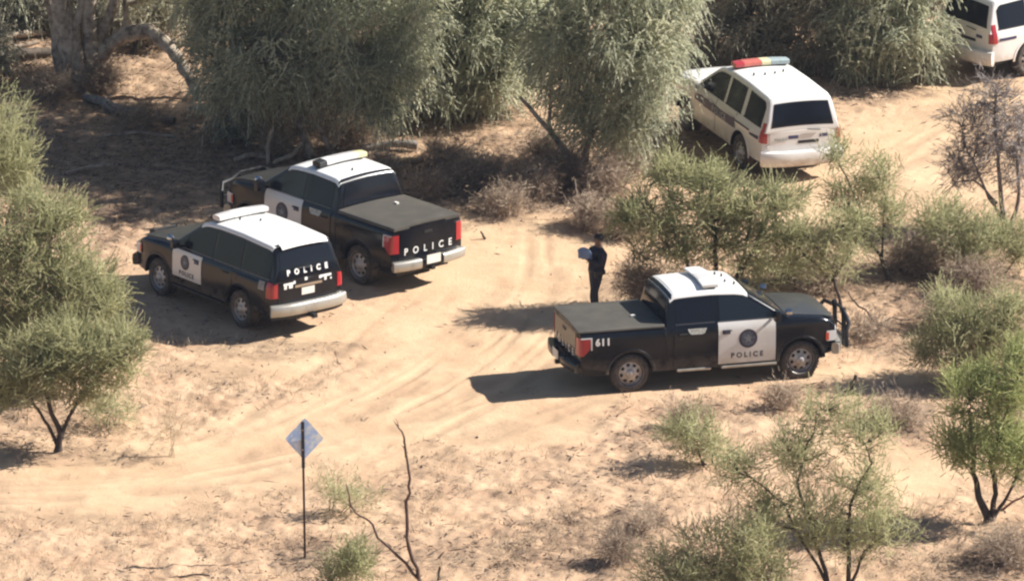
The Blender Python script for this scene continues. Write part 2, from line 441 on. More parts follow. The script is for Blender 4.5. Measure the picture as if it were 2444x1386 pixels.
def top_patch(mb, car, x0, x1, t0, t1, zt, off=.006, nx=8, nt=8, crown=.03, mi=0, inset=0, thick=.012, rnd=.07):
    """panel lying on the upper profile (windscreen, back glass, roof)"""
    P = []
    for i in range(nx + 1):
        x = x0 + (x1 - x0) * i / nx; r = []
        dz = (zt(x + .01) - zt(x - .01)) / .02; L = math.hypot(1, dz); nxv, nzv = -dz / L, 1 / L
        for j in range(nt + 1):
            t = t0 + (t1 - t0) * j / nt; z = zt(x); y = (car.Y(x, z) - rnd) * t
            r.append((x + nxv * off, y, z + crown * (1 - t * t) + nzv * off))
        P.append(r)
    mb.grid(P, mi=mi)
    Q = [[(p[0], p[1], p[2] - thick) for p in r] for r in P]
    loop = [(i, 0) for i in range(nx + 1)] + [(nx, j) for j in range(1, nt + 1)] + [(i, nt) for i in range(nx - 1, -1, -1)] + [(0, j) for j in range(nt - 1, 0, -1)]
    mb.grid([[P[i][j] for i, j in loop], [Q[i][j] for i, j in loop]], closed_v=True, mi=mi)
    return mb
def rear_patch(mb, car, y0, y1, z0, z1, off=.006, n=8, nz=4, mi=0, thick=.02):
    P = [[(car.XR(y0 + (y1 - y0) * i / n, z0 + (z1 - z0) * j / nz) - off, y0 + (y1 - y0) * i / n, z0 + (z1 - z0) * j / nz) for j in range(nz + 1)] for i in range(n + 1)]
    mb.grid(P, mi=mi)
    Q = [[(p[0] + thick, p[1], p[2]) for p in r] for r in P]
    loop = [(i, 0) for i in range(n + 1)] + [(n, j) for j in range(1, nz + 1)] + [(i, nz) for i in range(n - 1, -1, -1)] + [(0, j) for j in range(nz - 1, 0, -1)]
    mb.grid([[P[i][j] for i, j in loop], [Q[i][j] for i, j in loop]], closed_v=True, mi=mi)
    return mb
def text_obj(txt, size, fn, name, material, parent, spacing=1.0, shear=0., fat=0.0):
    """writing as thin solid letters, mapped with fn(u, v, h) onto a surface; u from -w/2 to w/2"""
    cu = bpy.data.curves.new('writing', 'FONT'); cu.body = txt; cu.size = size; cu.align_x = 'CENTER'; cu.space_character = spacing
    cu.shear = shear; cu.offset = fat; cu.extrude = .002; cu.resolution_u = 3
    ob = bpy.data.objects.new('writing', cu); C.objects.link(ob)
    bpy.context.view_layer.update()
    me = bpy.data.meshes.new_from_object(ob.evaluated_get(bpy.context.evaluated_depsgraph_get()))
    bpy.data.objects.remove(ob)
    for v in me.vertices:
        v.co = Vector(fn(v.co.x, v.co.y, v.co.z + .002))
    me.materials.clear(); me.materials.append(material); me.update()
    o = bpy.data.objects.new(name, me); C.objects.link(o); o.parent = parent
    return o
def side_fn(car, sgn, x0, z0):
    # right side (sgn -1) reads with +x to the right; left side (sgn +1) reads with +x to the left
    return lambda u, v, h: ((x0 + (u if sgn < 0 else -u)), sgn * (car.Y(x0 + (u if sgn < 0 else -u), z0 + v) + .013 + h), z0 + v)
def rear_fn(car, y0, z0, o=.01):
    return lambda u, v, h: (car.XR(y0 - u, z0 + v) - o - h, y0 - u, z0 + v)

def wheel(parent, x, sgn, R=.40, wid=.27, yo=.96, dark=False):
    t = thing('wheel', None, None); t.parent = parent
    t.location = (x, sgn * yo, R)
    s = sgn
    mb = MB(); w = wid
    prof = [(.245, -.005), (.265, .0), (.30, .012), (.345, .014), (.375, .004), (.393, -.02), (.40, -.06), (.40, -w + .06), (.393, -w + .02), (.36, -w), (.25, -w)]
    prof = [(r * R / .40, s * y) for r, y in prof]
    mb.lathe_y(prof, 0, 0, 48)
    # tread blocks
    for k in range(40):
        a = 2 * PI * k / 40; c, sn = math.cos(a), math.sin(a)
        for yy in (-.05, -w + .05):
            ps = []
            for da, rr in ((-.045, R - .004), (.045, R - .004), (.045, R + .008), (-.045, R + .008)):
                for dy in (-.035, .035): ps.append((rr * math.cos(a + da), s * (yy + dy), rr * math.sin(a + da)))
            mb.add(ps, [(0, 1, 3, 2), (2, 3, 5, 4), (4, 5, 7, 6), (6, 7, 1, 0), (0, 2, 4, 6), (1, 3, 5, 7)])
    mb.build('tyre', RUBBER, t)
    rb = MB(); n = 64; q = R / .40
    def ring(r0, y0, r1, y1, skip=None):
        P = []
        for k in range(n):
            if skip and skip(k): continue
            a0, a1 = 2 * PI * k / n, 2 * PI * (k + 1) / n
            rb.add([(r0 * q * math.cos(a0), s * y0, r0 * q * math.sin(a0)), (r1 * q * math.cos(a0), s * y1, r1 * q * math.sin(a0)), (r1 * q * math.cos(a1), s * y1, r1 * q * math.sin(a1)), (r0 * q * math.cos(a1), s * y0, r0 * q * math.sin(a1))], [(0, 1, 2, 3)])
    ring(.272, -.004, .285, .012); ring(.258, -.03, .272, -.004); ring(.235, -.055, .258, -.03)
    hole = lambda k: (k % 8) < 4
    ring(.205, -.05, .235, -.055); ring(.15, -.03, .205, -.05, hole); ring(.095, -.018, .15, -.03)
    ring(.075, .012, .095, -.018); ring(.04, .03, .075, .012); ring(.0001, .034, .04, .03)
    rb.build('rim', STEEL, t, angle=30)
    hb = MB(); hb.lathe_y([(.0001, s * -.08), (.25 * q, s * -.08), (.25 * q, s * -.1)], 0, 0, 32); hb.build('brake_disc', DARK, t)
    return t

def bar(mb, pts, h, d, mi=0):
    """horizontal bumper bar through pts (x,y,z), height h, depth d, rounded section"""
    P = []
    for i, p in enumerate(pts):
        a = Vector(pts[max(i - 1, 0)]); b = Vector(pts[min(i + 1, len(pts) - 1)]); t = (b - a).normalized(); nrm = Vector((t.y, -t.x, 0))
        r = []
        for k in range(12):
            an = 2 * PI * k / 12; cx = math.copysign(abs(math.cos(an)) ** .45, math.cos(an)); cz = math.copysign(abs(math.sin(an)) ** .45, math.sin(an))
            q = Vector(p) + nrm * cx * d / 2 + Vector((0, 0, cz * h / 2)); r.append(tuple(q))
        P.append(r)
    o = len(mb.v); mb.grid(P, closed_v=True, mi=mi)
    mb.f.append(tuple(o + k for k in range(12))[::-1]); mb.m.append(mi)
    e = len(mb.v) - 12; mb.f.append(tuple(e + k for k in range(12))); mb.m.append(mi)

def make_vehicle(kind, root, opt):
    """kind: 'pickup', 'suv' (black) or 'wagon' (white); root already placed"""
    pick = kind == 'pickup'
    wb = 3.68 if pick else (3.02 if kind == 'suv' else 2.95)
    AR = .49; AZ = .42
    if pick:
        car = Car(W=1.0, belt=1.33, roofz=1.95, roofy=.745, xf=4.58, xr=-1.12, tail=.015)
        lowtop = [(-1.12, 1.35), (.735, 1.35), (.75, 1.34), (3.2, 1.34), (3.3, 1.35), (3.7, 1.33), (4.2, 1.28), (4.45, 1.21), (4.58, 1.09)]
        bot = [(-1.12, .60), (-.8, .56), (-.5, .50), (.5, .42), (3.18, .42), (4.2, .50), (4.4, .52), (4.58, .56)]
        cabt = [(.765, 1.34), (.80, 1.60), (.86, 1.85), (.91, 1.92), (1.0, 1.95), (1.3, 1.965), (1.8, 1.975), (2.3, 1.95), (2.48, 1.92), (2.6, 1.86), (3.40, 1.35)]
        rx0, rx1 = .88, 2.56; ws = (2.64, 3.36)
    else:
        xr = -1.17; xf = wb + (1.0 if kind == 'suv' else .98)
        car = Car(W=.985, belt=1.20, roofz=1.88, roofy=.74, xf=xf, xr=xr, tail=.045)
        hb = wb - .42
        lowtop = [(xr, 1.15), (xr + .04, 1.2), (hb - .1, 1.2), (hb, 1.215), (hb + .5, 1.19), (xf - .35, 1.13), (xf - .12, 1.07), (xf, .96)]
        bot = [(xr, .50), (-.5, .50), (.5, .44), (wb - .5, .44), (wb + .5, .44), (xf, .46)]
        cabt = [(xr + .005, 1.19), (xr + .06, 1.45), (xr + .17, 1.78), (xr + .23, 1.855), (xr + .32, 1.89), (.2, 1.93), (1.0, 1.925), (1.45, 1.89), (1.62, 1.84), (1.72, 1.79), (hb + .02, 1.21)]
        if kind == 'wagon': cabt = [(a, b - .02 if b > 1.3 else b) for a, b in cabt]
        rx0, rx1 = xr + .26, 1.66; ws = (1.76, hb - .03)
    def XR(y, z):
        t = min(1, abs(y) / (car.W - .03)); x = car.xr + .05 * t ** 5
        if not pick and z > 1.16: x = float(np.interp(z, [b for a, b in cabt[:5]], [a for a, b in cabt[:5]])) + .05 * t ** 4
        return x
    car.XR = XR
    zt = interp(lowtop); b0 = interp(bot); zc = interp(cabt)
    def zb(x):
        z = b0(x)
        for cx in (0, wb):
            d = abs(x - cx)
            if d < AR: z = max(z, AZ + math.sqrt(AR * AR - d * d) * .98)
        return z
    ex = [cx + AR * math.cos(a) for cx in (0, wb) for a in np.linspace(0, PI, 17)] + [cx + s_ * (AR + .004) for cx in (0, wb) for s_ in (-1, 1)]
    ex = [e for e in ex if car.xr < e < car.xf]
    xs = stations(lowtop, .12, ex)
    def xface(x, t, z):
        d = (x - (car.xf - .5)) / .5
        if d > 0: x = x - .13 * d * abs(t) ** 3.0 - (.03 * d * max(0, z - .8) / .4)
        d = ((car.xr + .3) - x) / .3
        if d > 0: x = x + .05 * d * abs(t) ** 5
        return x
    white = kind == 'wagon'
    paint = WHITED if white else BLACK
    mb = MB(); loft(mb, car, xs, zb, zt, rnd=.075 if not pick else .055, crown=.025, xface=xface)
    body = mb.build('body', paint, root)
    # greenhouse
    mb = MB(); cx_ = stations(cabt, .12)
    loft(mb, car, cx_, lambda x: car.belt - .04, zc, rnd=.07, crown=.03)
    cab = mb.build('cab', paint, root)
    # roof skin
    mb = MB(); rxs = stations([(rx0, 0), (rx1, 0)], .1)
    loft(mb, car, rxs, lambda x: zc(x) - .075, lambda x: zc(x) + .004, rnd=.065, crown=.03, off=.004)
    roof = mb.build('roof', WHITE, root)
    for q in ([] if not pick else (-.45, -.15, .15, .45)):
        pass
    # bonnet
    if pick: hx = (3.40, 4.44)
    else: hx = (wb - .36, car.xf - .13)
    mb = MB(); top_patch(mb, car, hx[0], hx[1], -.93, .93, zt, off=.012, nx=10, nt=12, crown=.035, rnd=.09)
    mb.build('bonnet', WHITE if white else BLACKTOP, root)
    # windscreen and back glass
    mb = MB(); top_patch(mb, car, ws[0], ws[1], -.93, .93, zc, off=.006, rnd=.06); mb.build('windscreen', GLASS2, root)
    if pick:
        mb = MB(); top_patch(mb, car, .775, .858, -.9, .9, zc, off=.008, rnd=.06); mb.build('rear_window', GLASS, root)
    else:
        mb = MB(); top_patch(mb, car, car.xr + (.018 if kind == 'suv' else .022), car.xr + .165, -.93, .93, zc, off=.008, rnd=.055, crown=.03)
        mb.build('rear_window', GLASS, root)
    # side glass
    beltz = car.belt + .045
    apil = lambda x: min(1.86 if pick else 1.80, zc(x) - .10)
    if pick: wins = [(1.0, 1.80), (1.93, 3.06)]
    elif kind == 'suv': wins = [(-.98, -.02), (.06, .98), (1.08, 1.98), (2.02, 2.36)]
    else: wins = [(-.92, -.06), (.12, .92), (1.04, 2.30)]
    dark_all = not white and not pick
    for sgn in (1, -1):
        for (a, b) in wins:
            gm = GLASS2 if (a > 1.0 and pick and a > 1.5) else GLASS
            def hi(x, a=a, b=b):
                v = apil(x)
                if not pick and a < -.5:
                    v = min(v, 1.80 - max(0, (a + .12 - x)) * 1.2)
                return max(v, beltz + .02)
            mb = MB(); side_patch(mb, car, sgn, a, b, beltz, hi, off=.007, nx=12, nz=4)
            wn = mb.build('side_window', gm, root)
            mb = MB(); side_patch(mb, car, sgn, a - .02, b + .02, beltz - .022, beltz, off=.013, nx=8, nz=1); mb.build('window_seal', SEAM if white else mat('satin_trim', (.06, .06, .065), .3), wn)
    # doors
    if pick: doors = [(.93, 1.86, False), (1.885, 3.12, True)]
    elif kind == 'suv': doors = [(.30, 1.37, False), (1.40, 2.46, True)]
    else: doors = [(.28, 1.30, False), (1.33, 2.42, True)]
    dz0 = .47 if pick else .50
    def dlo(x): 
        return max(dz0, zb(x) + .05)
    for sgn in (1, -1):
        for (a, b, front) in doors:
            if front and not white:
                lo = (lambda x: max(dlo(x), .46)) if pick else (lambda x: max(dlo(x), .60))
                mb = MB(); side_patch(mb, car, sgn, a, b, lo, car.belt + (.02 if pick else -.02), off=.010, nx=12, nz=10)
                d = mb.build('door', WHITED, root); tag(d, label='white front door with dark round emblem')
            else:
                mb = MB(); side_patch(mb, car, sgn, a, b, dlo, car.belt + .02, off=.008, nx=12, nz=10)
                d = mb.build('door', paint, root)
            d2 = d
            # handle, outline gap
            hm = MB(); hx_ = a + .11
            hm.tube([(hx_, sgn * (car.Y(hx_, 1.1) + .03), (1.18 if pick else 1.09)), (hx_ + .17, sgn * (car.Y(hx_ + .17, 1.1) + .03), (1.18 if pick else 1.09))], .014, 6)
            hm.build('door_handle', DARK if not white else WHITED, d)
            for xx in (a - .012, b + .012):
                gp = MB(); side_patch(gp, car, sgn, xx - .009, xx + .009, lambda x: dlo(x), car.belt, off=.003, nx=1, nz=8); gp.build('door_gap', SEAM, d)
            if front and not white:
                # emblem, small badge, writing
                ex_ = (a + b) / 2 + (.02 if pick else .06); ez = .98 if pick else .95; rr = .20 if pick else .16
                for r0, mt, of, nm in ((rr, EMBR, .014, 'emblem'), (rr * .74, EMB, .017, 'emblem_centre')):
                    eb = MB(); P = [[(ex_ + r0 * f * math.cos(k * PI / 16), sgn * (car.Y(ex_, ez + r0 * f * math.sin(k * PI / 16)) + of), ez + r0 * f * math.sin(k * PI / 16)) for k in range(32)] for f in (.001, .5, .8, 1.0)]
                    eb.grid(P, closed_v=True); em = eb.build(nm, mt, d)
                # star in the emblem
                sb = MB(); pts = [(0, 0)]
                for k in range(10):
                    an = PI / 2 + k * PI / 5; q = rr * (.5 if k % 2 == 0 else .22); pts.append((q * math.cos(an), q * math.sin(an)))
                sb.add([(ex_ + p, sgn * (car.Y(ex_, ez) + .021), ez + q) for p, q in pts], [(0, k + 1, (k + 1) % 10 + 1) for k in range(10)])
                sb.build('emblem_star', mat('emblem_star_grey', (.22, .24, .27), .5), d)
                bx = a + .17; bz = 1.15 if pick else 1.05
                bb = MB(); side_patch(bb, car, sgn, bx - .085, bx + .085, bz - .045, bz + .045, off=.016, nx=2, nz=1, thick=.004); bb.build('badge', INK, d)
                bb = MB(); side_patch(bb, car, sgn, bx - .03, bx + .06, bz - .03, bz + .03, off=.018, nx=2, nz=1, thick=.004); bb.build('badge_centre', mat('badge_violet', (.08, .08, .16), .5), d)
                text_obj('POLICE', .155 if pick else .13, side_fn(car, sgn, (a + b) / 2, 0.585 if pick else .665), 'lettering', INK, d, spacing=1.5 if pick else 1.35, fat=.004)
            elif not front and not white and pick:
                bb = MB(); side_patch(bb, car, sgn, a + .30, a + .70, lambda x: 1.27 - .12 * min(1, min(x - (a + .30), (a + .70) - x) / .06 + .15), 1.27, off=.016, nx=10, nz=1, thick=.004)
                bd = bb.build('unit_decal', mat('pale_decal', (.46, .46, .42), .5, noise=((.2, .2, .19), 25, .5, .6)), d)
    # wheel arch liners and underbody
    mb = MB()
    for cx in (0, wb):
        for sgn in (1, -1):
            P = [[(cx + (AR - .012) * math.cos(a), sgn * y, AZ + (AR - .012) * math.sin(a) * .98) for y in (.45, .7, car.Y(cx, .9) - .012)] for a in np.linspace(0, PI, 17)]
            mb.grid(P)
            P2 = [[(cx, sgn * .45, AZ)] * 2] + [[(cx + (AR - .012) * math.cos(a), sgn * .45, AZ + (AR - .012) * math.sin(a))] * 2 for a in (0, PI)]
    mb.box(-.95, car.xf - .35, -.72, .72, .34, .56)
    for cx in (0, wb): mb.tube([(cx, -.8, .38), (cx, .8, .38)], .06, 8)
    mb.build('underbody', DARK, root)
    for cx in (0, wb):
        for sgn in (1, -1): wheel(root, cx, sgn, R=.405 if pick else .395, yo=car.W - .035)
    # dark arch lip
    for cx in (0, wb):
        for sgn in (1, -1):
            mb = MB(); P = []
            for a in np.linspace(.02, PI - .02, 25):
                r = []
                for rr, dy in ((AR - .02, .0), (AR + .005, .012), (AR + .035, .012), (AR + .05, .0)):
                    x = cx + rr * math.cos(a); z = AZ + rr * math.sin(a) * .98
                    r.append((x, sgn * (car.Y(min(max(x, car.xr), car.xf), z) + dy), z))
                P.append(r)
            mb.grid(P); mb.build('wheel_arch', paint if white else BLACK, root)
    # rear face
    if pick:
        mb = MB(); rear_patch(mb, car, -.80, .80, .66, 1.335, off=.010, n=10, nz=6)
        tg = mb.build('tailgate', BLACK, root)
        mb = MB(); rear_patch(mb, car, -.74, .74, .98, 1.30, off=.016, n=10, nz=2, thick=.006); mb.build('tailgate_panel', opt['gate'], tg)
        mb = MB(); rear_patch(mb, car, -.11, .11, 1.17, 1.23, off=.03, n=2, nz=2); mb.build('tailgate_handle', DARK, tg)
        text_obj('POLICE', .20, rear_fn(car, 0, .80, .020), 'lettering', WINK, tg, spacing=2.35, fat=.003)
        # tonneau cover
        mb = MB(); c2 = Car(**car.__dict__)
        loft(mb, car, stations([(-1.115, 0), (.735, 0)], .15), lambda x: 1.335, lambda x: 1.395 + (.0 if x > -1.0 else -.012), rnd=.045, crown=.028, off=-.035, ybase=lambda x, z: car.Y(x, 1.2))
        tn = mb.build('tonneau_cover', VINYL, root)
        mb = MB(); mb.box(.2, .3, -.32, -.26, 1.42, 1.45); mb.build('cover_latch', PLATE, tn)
        [MB().box(-.75, .72, min(a_, b_), max(a_, b_), 1.355, 1.38).build('cover_rail', DARK, tn) for a_, b_ in ((.91, .935), (-.91, -.935))]
        for sgn in (1, -1): mb = MB(); side_patch(mb, car, sgn, .742, .768, .46, 1.33, off=.003, nx=1, nz=8); mb.build('bed_gap', SEAM, root)
        tl = (-1.12, -.88, .86, 1.24); by = .60
    else:
        tl = (car.xr, -.97, .86, 1.19) if kind == 'suv' else (car.xr, -1.0, .93, 1.36)
        mb = MB(); rear_patch(mb, car, -.78, .78, .62, 1.17, off=.008, n=10, nz=6); tg = mb.build('tailgate', paint, root)
    # tail lights
    for sgn in (1, -1):
        mb = MB()
        nzq = 6
        z0, z1 = tl[2], tl[3]
        def xin(z):  # pickups' lights narrow towards the bottom
            if pick: return tl[0] + .02 + (tl[1] - tl[0]) * (0.35 + .65 * min(1, (z - z0) / (.16)))
            return tl[1]
        P = []
        for j in range(nzq + 1):
            z = z0 + (z1 - z0) * j / nzq; xi = xin(z); r = []
            for x in np.linspace(xi, car.xr + .055, 5): r.append((x, sgn * (car.Y(x, z) + .014), z))
            yi = .80 if not (kind == 'wagon') else .845
            xr_ = XR(.9, min(z, 1.15) if pick else z)
            for y in np.linspace(car.Y(car.xr, z) - .02, yi, 4): r.append((XR(y, z) - .022, sgn * y, z))
            P.append(r)
        mb.grid(P)
        edge = [[p for p in P[0]], [(p[0], p[1] * .96, p[2] + .01) for p in P[0]]]; mb.grid(edge)
        edge = [[p for p in P[-1]], [(p[0] + .03, p[1] * .94, p[2] - .01) for p in P[-1]]]; mb.grid(edge)
        edge = [[r[0] for r in P], [(r[0][0], r[0][1] * .97, r[0][2]) for r in P]]; mb.grid(edge)
        edge = [[r[-1] for r in P], [(r[-1][0] + .04, r[-1][1], r[-1][2]) for r in P]]; mb.grid(edge)
        t_ = mb.build('tail_light', RED, root, angle=50)
        if pick:
            mb = MB(); side_patch(mb, car, sgn, xin(1.15) - .0, xin(1.15) + .03, lambda x: z0 + .12, z1, off=.017, nx=1, nz=3)
            side_patch(mb, car, sgn, car.xr + .05, xin(1.15), z1 - .02, z1, off=.017, nx=4, nz=1)
            mb.build('lens_trim', CLEAR, t_)
        elif kind == 'suv':
            mb = MB(); side_patch(mb, car, sgn, -.90, -.70, 1.0, 1.18, off=.014, nx=2, nz=2); mb.build('side_decal', mat('grey_decal', (.30, .31, .31), .5, noise=((.14, .14, .15), 20, .45, .6)), root)
    # bumpers
    def bump_pts(x, w, cur, z, n=16): return [(x - math.copysign(1, cur) * 0 + cur * (abs(t) ** 3.2), t * w, z) for t in np.linspace(-1, 1, n + 1)]
    if pick:
        for a, b in ((-.97, -.30), (.30, .97)):
            mb = MB(); bar(mb, [(-1.24 + .11 * abs(t / .97) ** 3, t, .60) for t in np.linspace(a, b, 9)], .20, .16); rbm = mb.build('rear_bumper', opt['bumper'], root)
        mb = MB(); bar(mb, [(-1.21, t, .585) for t in np.linspace(-.31, .31, 4)], .14, .14); mb.box(-1.33, -1.1, -.05, .05, .44, .52); mb.build('tow_hitch', DARK, root)
        mb = MB(); mb.box(-1.335, -1.325, -.19, .19, .58, .76); lp = mb.build('licence_plate', PLATE, root)
        text_obj('G 461', .10, lambda u, v, h: (-1.338 - h, -u, .635 + v), 'lettering', INK, lp) if False else None
    else:
        mb = MB(); bar(mb, [(car.xr - .10 + .14 * abs(t / .97) ** 4, t, .60) for t in np.linspace(-.97, .97, 17)], .24 if kind == 'suv' else .30, .20)
        rbm = mb.build('rear_bumper', SILVER if kind == 'suv' else WHITED, root)
        mb = MB(); bar(mb, [(car.xr - .06 + .14 * abs(t / .93) ** 4, t, .46) for t in np.linspace(-.93, .93, 13)], .12, .14); mb.build('bumper_valance', DARK if kind == 'suv' else WHITED, root)
        if kind == 'suv':
            mb = MB(); rear_patch(mb, car, -.36, .36, 1.02, 1.075, off=.035, n=4, nz=2); mb.build('tailgate_trim', CHROME, tg)
            mb = MB(); rear_patch(mb, car, -.17, .17, .84, .99, off=.02, n=2, nz=2); mb.build('licence_plate', PLATE, tg)
            text_obj('POLICE', .155, rear_fn(car, 0, 1.30, .022), 'lettering', WINK, root, spacing=2.5, fat=.008)
            # small emblem and decal pieces under the word
            for (yy, zz, ww, hh) in ((.52, 1.12, .13, .022), (.46, 1.085, .05, .06), (.60, 1.06, .035, .04), (.36, 1.135, .025, .03), (.05, 1.165, .035, .03), (-.48, 1.15, .15, .022), (-.47, 1.10, .03, .05), (-.33, 1.14, .03, .03), (-.62, 1.07, .02, .02)):
                eb = MB(); rear_patch(eb, car, yy - ww, yy + ww, zz - hh, zz + hh, off=.012, n=2, nz=1); eb.build('tailgate_decal', WINK, tg)
            mb = MB(); top_patch(mb, car, car.xr + .13, car.xr + .30, -.9, .9, lambda x: zc(min(x + .07, 5)) + .01, off=.02, rnd=.06); mb.build('roof_spoiler', WHITE, root)
            mb = MB(); mb.tube([(car.xr + .02, .25, 1.42), (car.xr - .02, -.15, 1.40)], .008, 5); mb.build('rear_wiper', DARK, root)
            mb = MB(); mb.box(car.xr - .3, car.xr - .05, -.05, .05, .38, .46); mb.build('tow_hitch', DARK, root)
        else:
            mb = MB()
            rear_patch(mb, car, -.40, .10, .885, .955, off=.014, n=4, nz=1)
            mb.build('plate_recess', DARK, tg)
            for (a, b) in ((.10, .34), (-.62, -.42)): bl = MB(); rear_patch(bl, car, a, b, 1.0, 1.075, off=.012, n=2, nz=1); bl.build('tailgate_decal', mat('blue_decal', (.05, .05, .13), .4), tg)
            text_obj('POLICE', .085, rear_fn(car, .52, .975, .012), 'lettering', mat('grey_green_lettering', (.12, .16, .17), .5), tg, spacing=1.1)
            text_obj('Y D 3', .07, rear_fn(car, -.36, 1.10, .012), 'lettering', INK, tg, spacing=1.1) if False else None
            mb = MB(); rear_patch(mb, car, -.62, -.28, .44, .475, off=.13, n=2, nz=1); mb.build('bumper_slot', DARK, rbm)
            mb = MB()
            mb.tube([(car.xr - .035, -.10, 1.20), (car.xr - .03, -.42, 1.17)], .012, 5); mb.build('rear_wiper', DARK, root)
            mb = MB(); mb.box(car.xr - .05, car.xr - .02, .80, .86, .80, .88); mb.build('reversing_lamp', CLEAR, root)
    # nose
    xf = car.xf
    def nose(y, z): return xface(xf, y / (car.Y(xf, z)), z)
    def nose_patch(mb, y0, y1, z0, z1, off, mi=0, n=6, nz=2):
        P = [[(nose(y0 + (y1 - y0) * i / n, z0 + (z1 - z0) * j / nz) + off, y0 + (y1 - y0) * i / n, z0 + (z1 - z0) * j / nz) for j in range(nz + 1)] for i in range(n + 1)]
        mb.grid(P, mi=mi); Q = [[(p[0] - .04, p[1], p[2]) for p in r] for r in P]
        loop = [(i, 0) for i in range(n + 1)] + [(n, j) for j in range(1, nz + 1)] + [(i, nz) for i in range(n - 1, -1, -1)] + [(0, j) for j in range(nz - 1, 0, -1)]
        mb.grid([[P[i][j] for i, j in loop], [Q[i][j] for i, j in loop]], closed_v=True, mi=mi)
    mb = MB(); nose_patch(mb, -.48, .48, .78, 1.0, .02); gr = mb.build('grille', DARK, root)
    for z in (.83, .90, .97): mb = MB(); nose_patch(mb, -.47, .47, z, z + .025, .03); mb.build('grille_bar', CHROME, gr)
    for sgn in (1, -1):
        mb = MB(); a, b = sorted((sgn * .55, sgn * .86)); nose_patch(mb, a, b, .76, .99, .02, n=4)
        side_patch(mb, car, sgn, xf - .34, xf - .12, .78, lambda x: .99, off=.012, nx=3, nz=2)
        hl = mb.build('headlight', CLEAR, root)
        mb = MB(); side_patch(mb, car, sgn, xf - .36, xf - .29, .80, .96, off=.016, nx=1, nz=2); mb.build('indicator', mat('orange_red_lens', (.55, .07, .03), .3), hl)
    mb = MB(); bar(mb, [(xf + .07 - .22 * abs(t / .97) ** 3, t, .60) for t in np.linspace(-.97, .97, 17)], .24, .16)
    mb.build('front_bumper', SILVER if pick else (BLACK if not white else WHITED), root)
    # push bar
    if not white:
        mb = MB(); X = xf + (.24 if pick else .15); H = 1.22 if pick else 1.06
        for sgn in (1, -1):
            mb.tube([(xf - .05, sgn * .30, .50), (X, sgn * .30, .50), (X + .02, sgn * .30, .8), (X - .02, sgn * .30, H - .05)], .045, 8)
            if pick: mb.tube([(X - .02, sgn * .30, H), (X, sgn * .52, H - .12), (X - .06, sgn * .84, H - .14), (X - .14, sgn * .92, .95), (X - .12, sgn * .90, .62), (X - .02, sgn * .5, .56), (X, sgn * .30, .55)], .045, 8)
            if pick: mb.tube([(X - .1, sgn * .88, .80), (X, sgn * .30, .80)], .02, 6)
            mb.box(X - .03, X + .03, sgn * .30 - .06, sgn * .30 + .06, .45, H + .03)
        mb.tube([(X - .02, -.30, H), (X - .02, .30, H)], .03, 8); mb.tube([(X, -.30, .62), (X, .30, .62)], .03, 8); mb.tube([(X, -.30, .85), (X, .30, .85)], .02, 8)
        mb.build('push_bar', DARK, root)
    # mirrors
    mxp = 3.08 if pick else (2.2 if kind == 'suv' else 2.12)
    for sgn in (1, -1):
        mb = MB(); yy = car.Y(mxp, 1.24)
        mk = 1.0 if pick else .8; c = Vector((mxp + .02, sgn * (yy + .18), car.belt + .12))
        P = []
        for t, s_ in ((-1, .55), (-.9, .85), (-.5, 1), (.5, 1), (.9, .85), (1, .55)):
            P.append([(c.x + .075 * mk * s_ * math.copysign(abs(math.cos(a)) ** .6, math.cos(a)), c.y + t * .11 * mk * sgn, c.z + .125 * mk * s_ * math.copysign(abs(math.sin(a)) ** .6, math.sin(a))) for a in np.linspace(0, 2 * PI, 13)[:-1]])
        o_ = len(mb.v); mb.grid(P, closed_v=True); mb.f.append(tuple(o_ + k for k in range(12))); mb.m.append(0); e = len(mb.v) - 12; mb.f.append(tuple(e + k for k in range(12))); mb.m.append(0)
        mb.tube([(mxp, sgn * (yy - .03), car.belt + .04), (mxp, sgn * (yy + .1), car.belt + .07)], .03, 6)
        mir = mb.build('mirror', paint, root)
    # spotlight on the driver's pillar
    if not white:
        for sgn in ((1, -1) if pick else (1,)):
            mb = MB(); xs_ = ws[1] - .03; p0 = Vector((xs_ + .10, sgn * .90, car.belt + .12))
            P = [[(p0.x + d, p0.y + r * math.cos(a), p0.z + r * math.sin(a)) for a in np.linspace(0, 2 * PI, 17)[:-1]] for d, r in ((-.09, .001), (-.08, .04), (-.04, .068), (.05, .078), (.055, .07), (.05, .001))]
            mb.grid(P, closed_v=True); mb.tube([(p0.x, p0.y, p0.z - .07), (p0.x - .1, sgn * .9, 1.25)], .014, 6)
            mb.build('spotlight', CHROME, root)
    # light bar
    lbx = opt['bar']; zr = zc(lbx) + .035
    fx = -.10 if opt.get('lowbar') else 0
    mb = MB()
    def seg(y0, y1, mi, hgt=opt.get('barh', .12), dep=opt.get('bard', .15), z0=.02):
        P = []
        n = 8
        for y in np.linspace(y0, y1, 5):
            c_ = 1 - .12 * (abs(y) / .66) ** 4; r = []
            for k in range(16):
                an = 2 * PI * k / 16; a_ = math.copysign(abs(math.cos(an)) ** .5, math.cos(an)); b_ = math.copysign(abs(math.sin(an)) ** .5, math.sin(an))
                r.append((lbx + a_ * dep * c_ - .06 * (abs(y) / .66) ** 2, y, zr + z0 + hgt / 2 + b_ * hgt / 2 * c_))
            P.append(r)
        o_ = len(mb.v); mb.grid(P, closed_v=True, mi=mi); mb.f.append(tuple(o_ + k for k in range(16))); mb.m.append(mi); e = len(mb.v) - 16; mb.f.append(tuple(e + k for k in range(16))); mb.m.append(mi)
    cols = opt['barcols']; edges = np.linspace(-.66, .66, len(cols) + 1)
    base = MB(); base.box(lbx - .14, lbx + .12, -.62, .62, zr, zr + .035)
    for sgn in (1, -1): base.box(lbx - .05, lbx + .05, sgn * .55 - .05, sgn * .55 + .05, zr - .06, zr + .01)
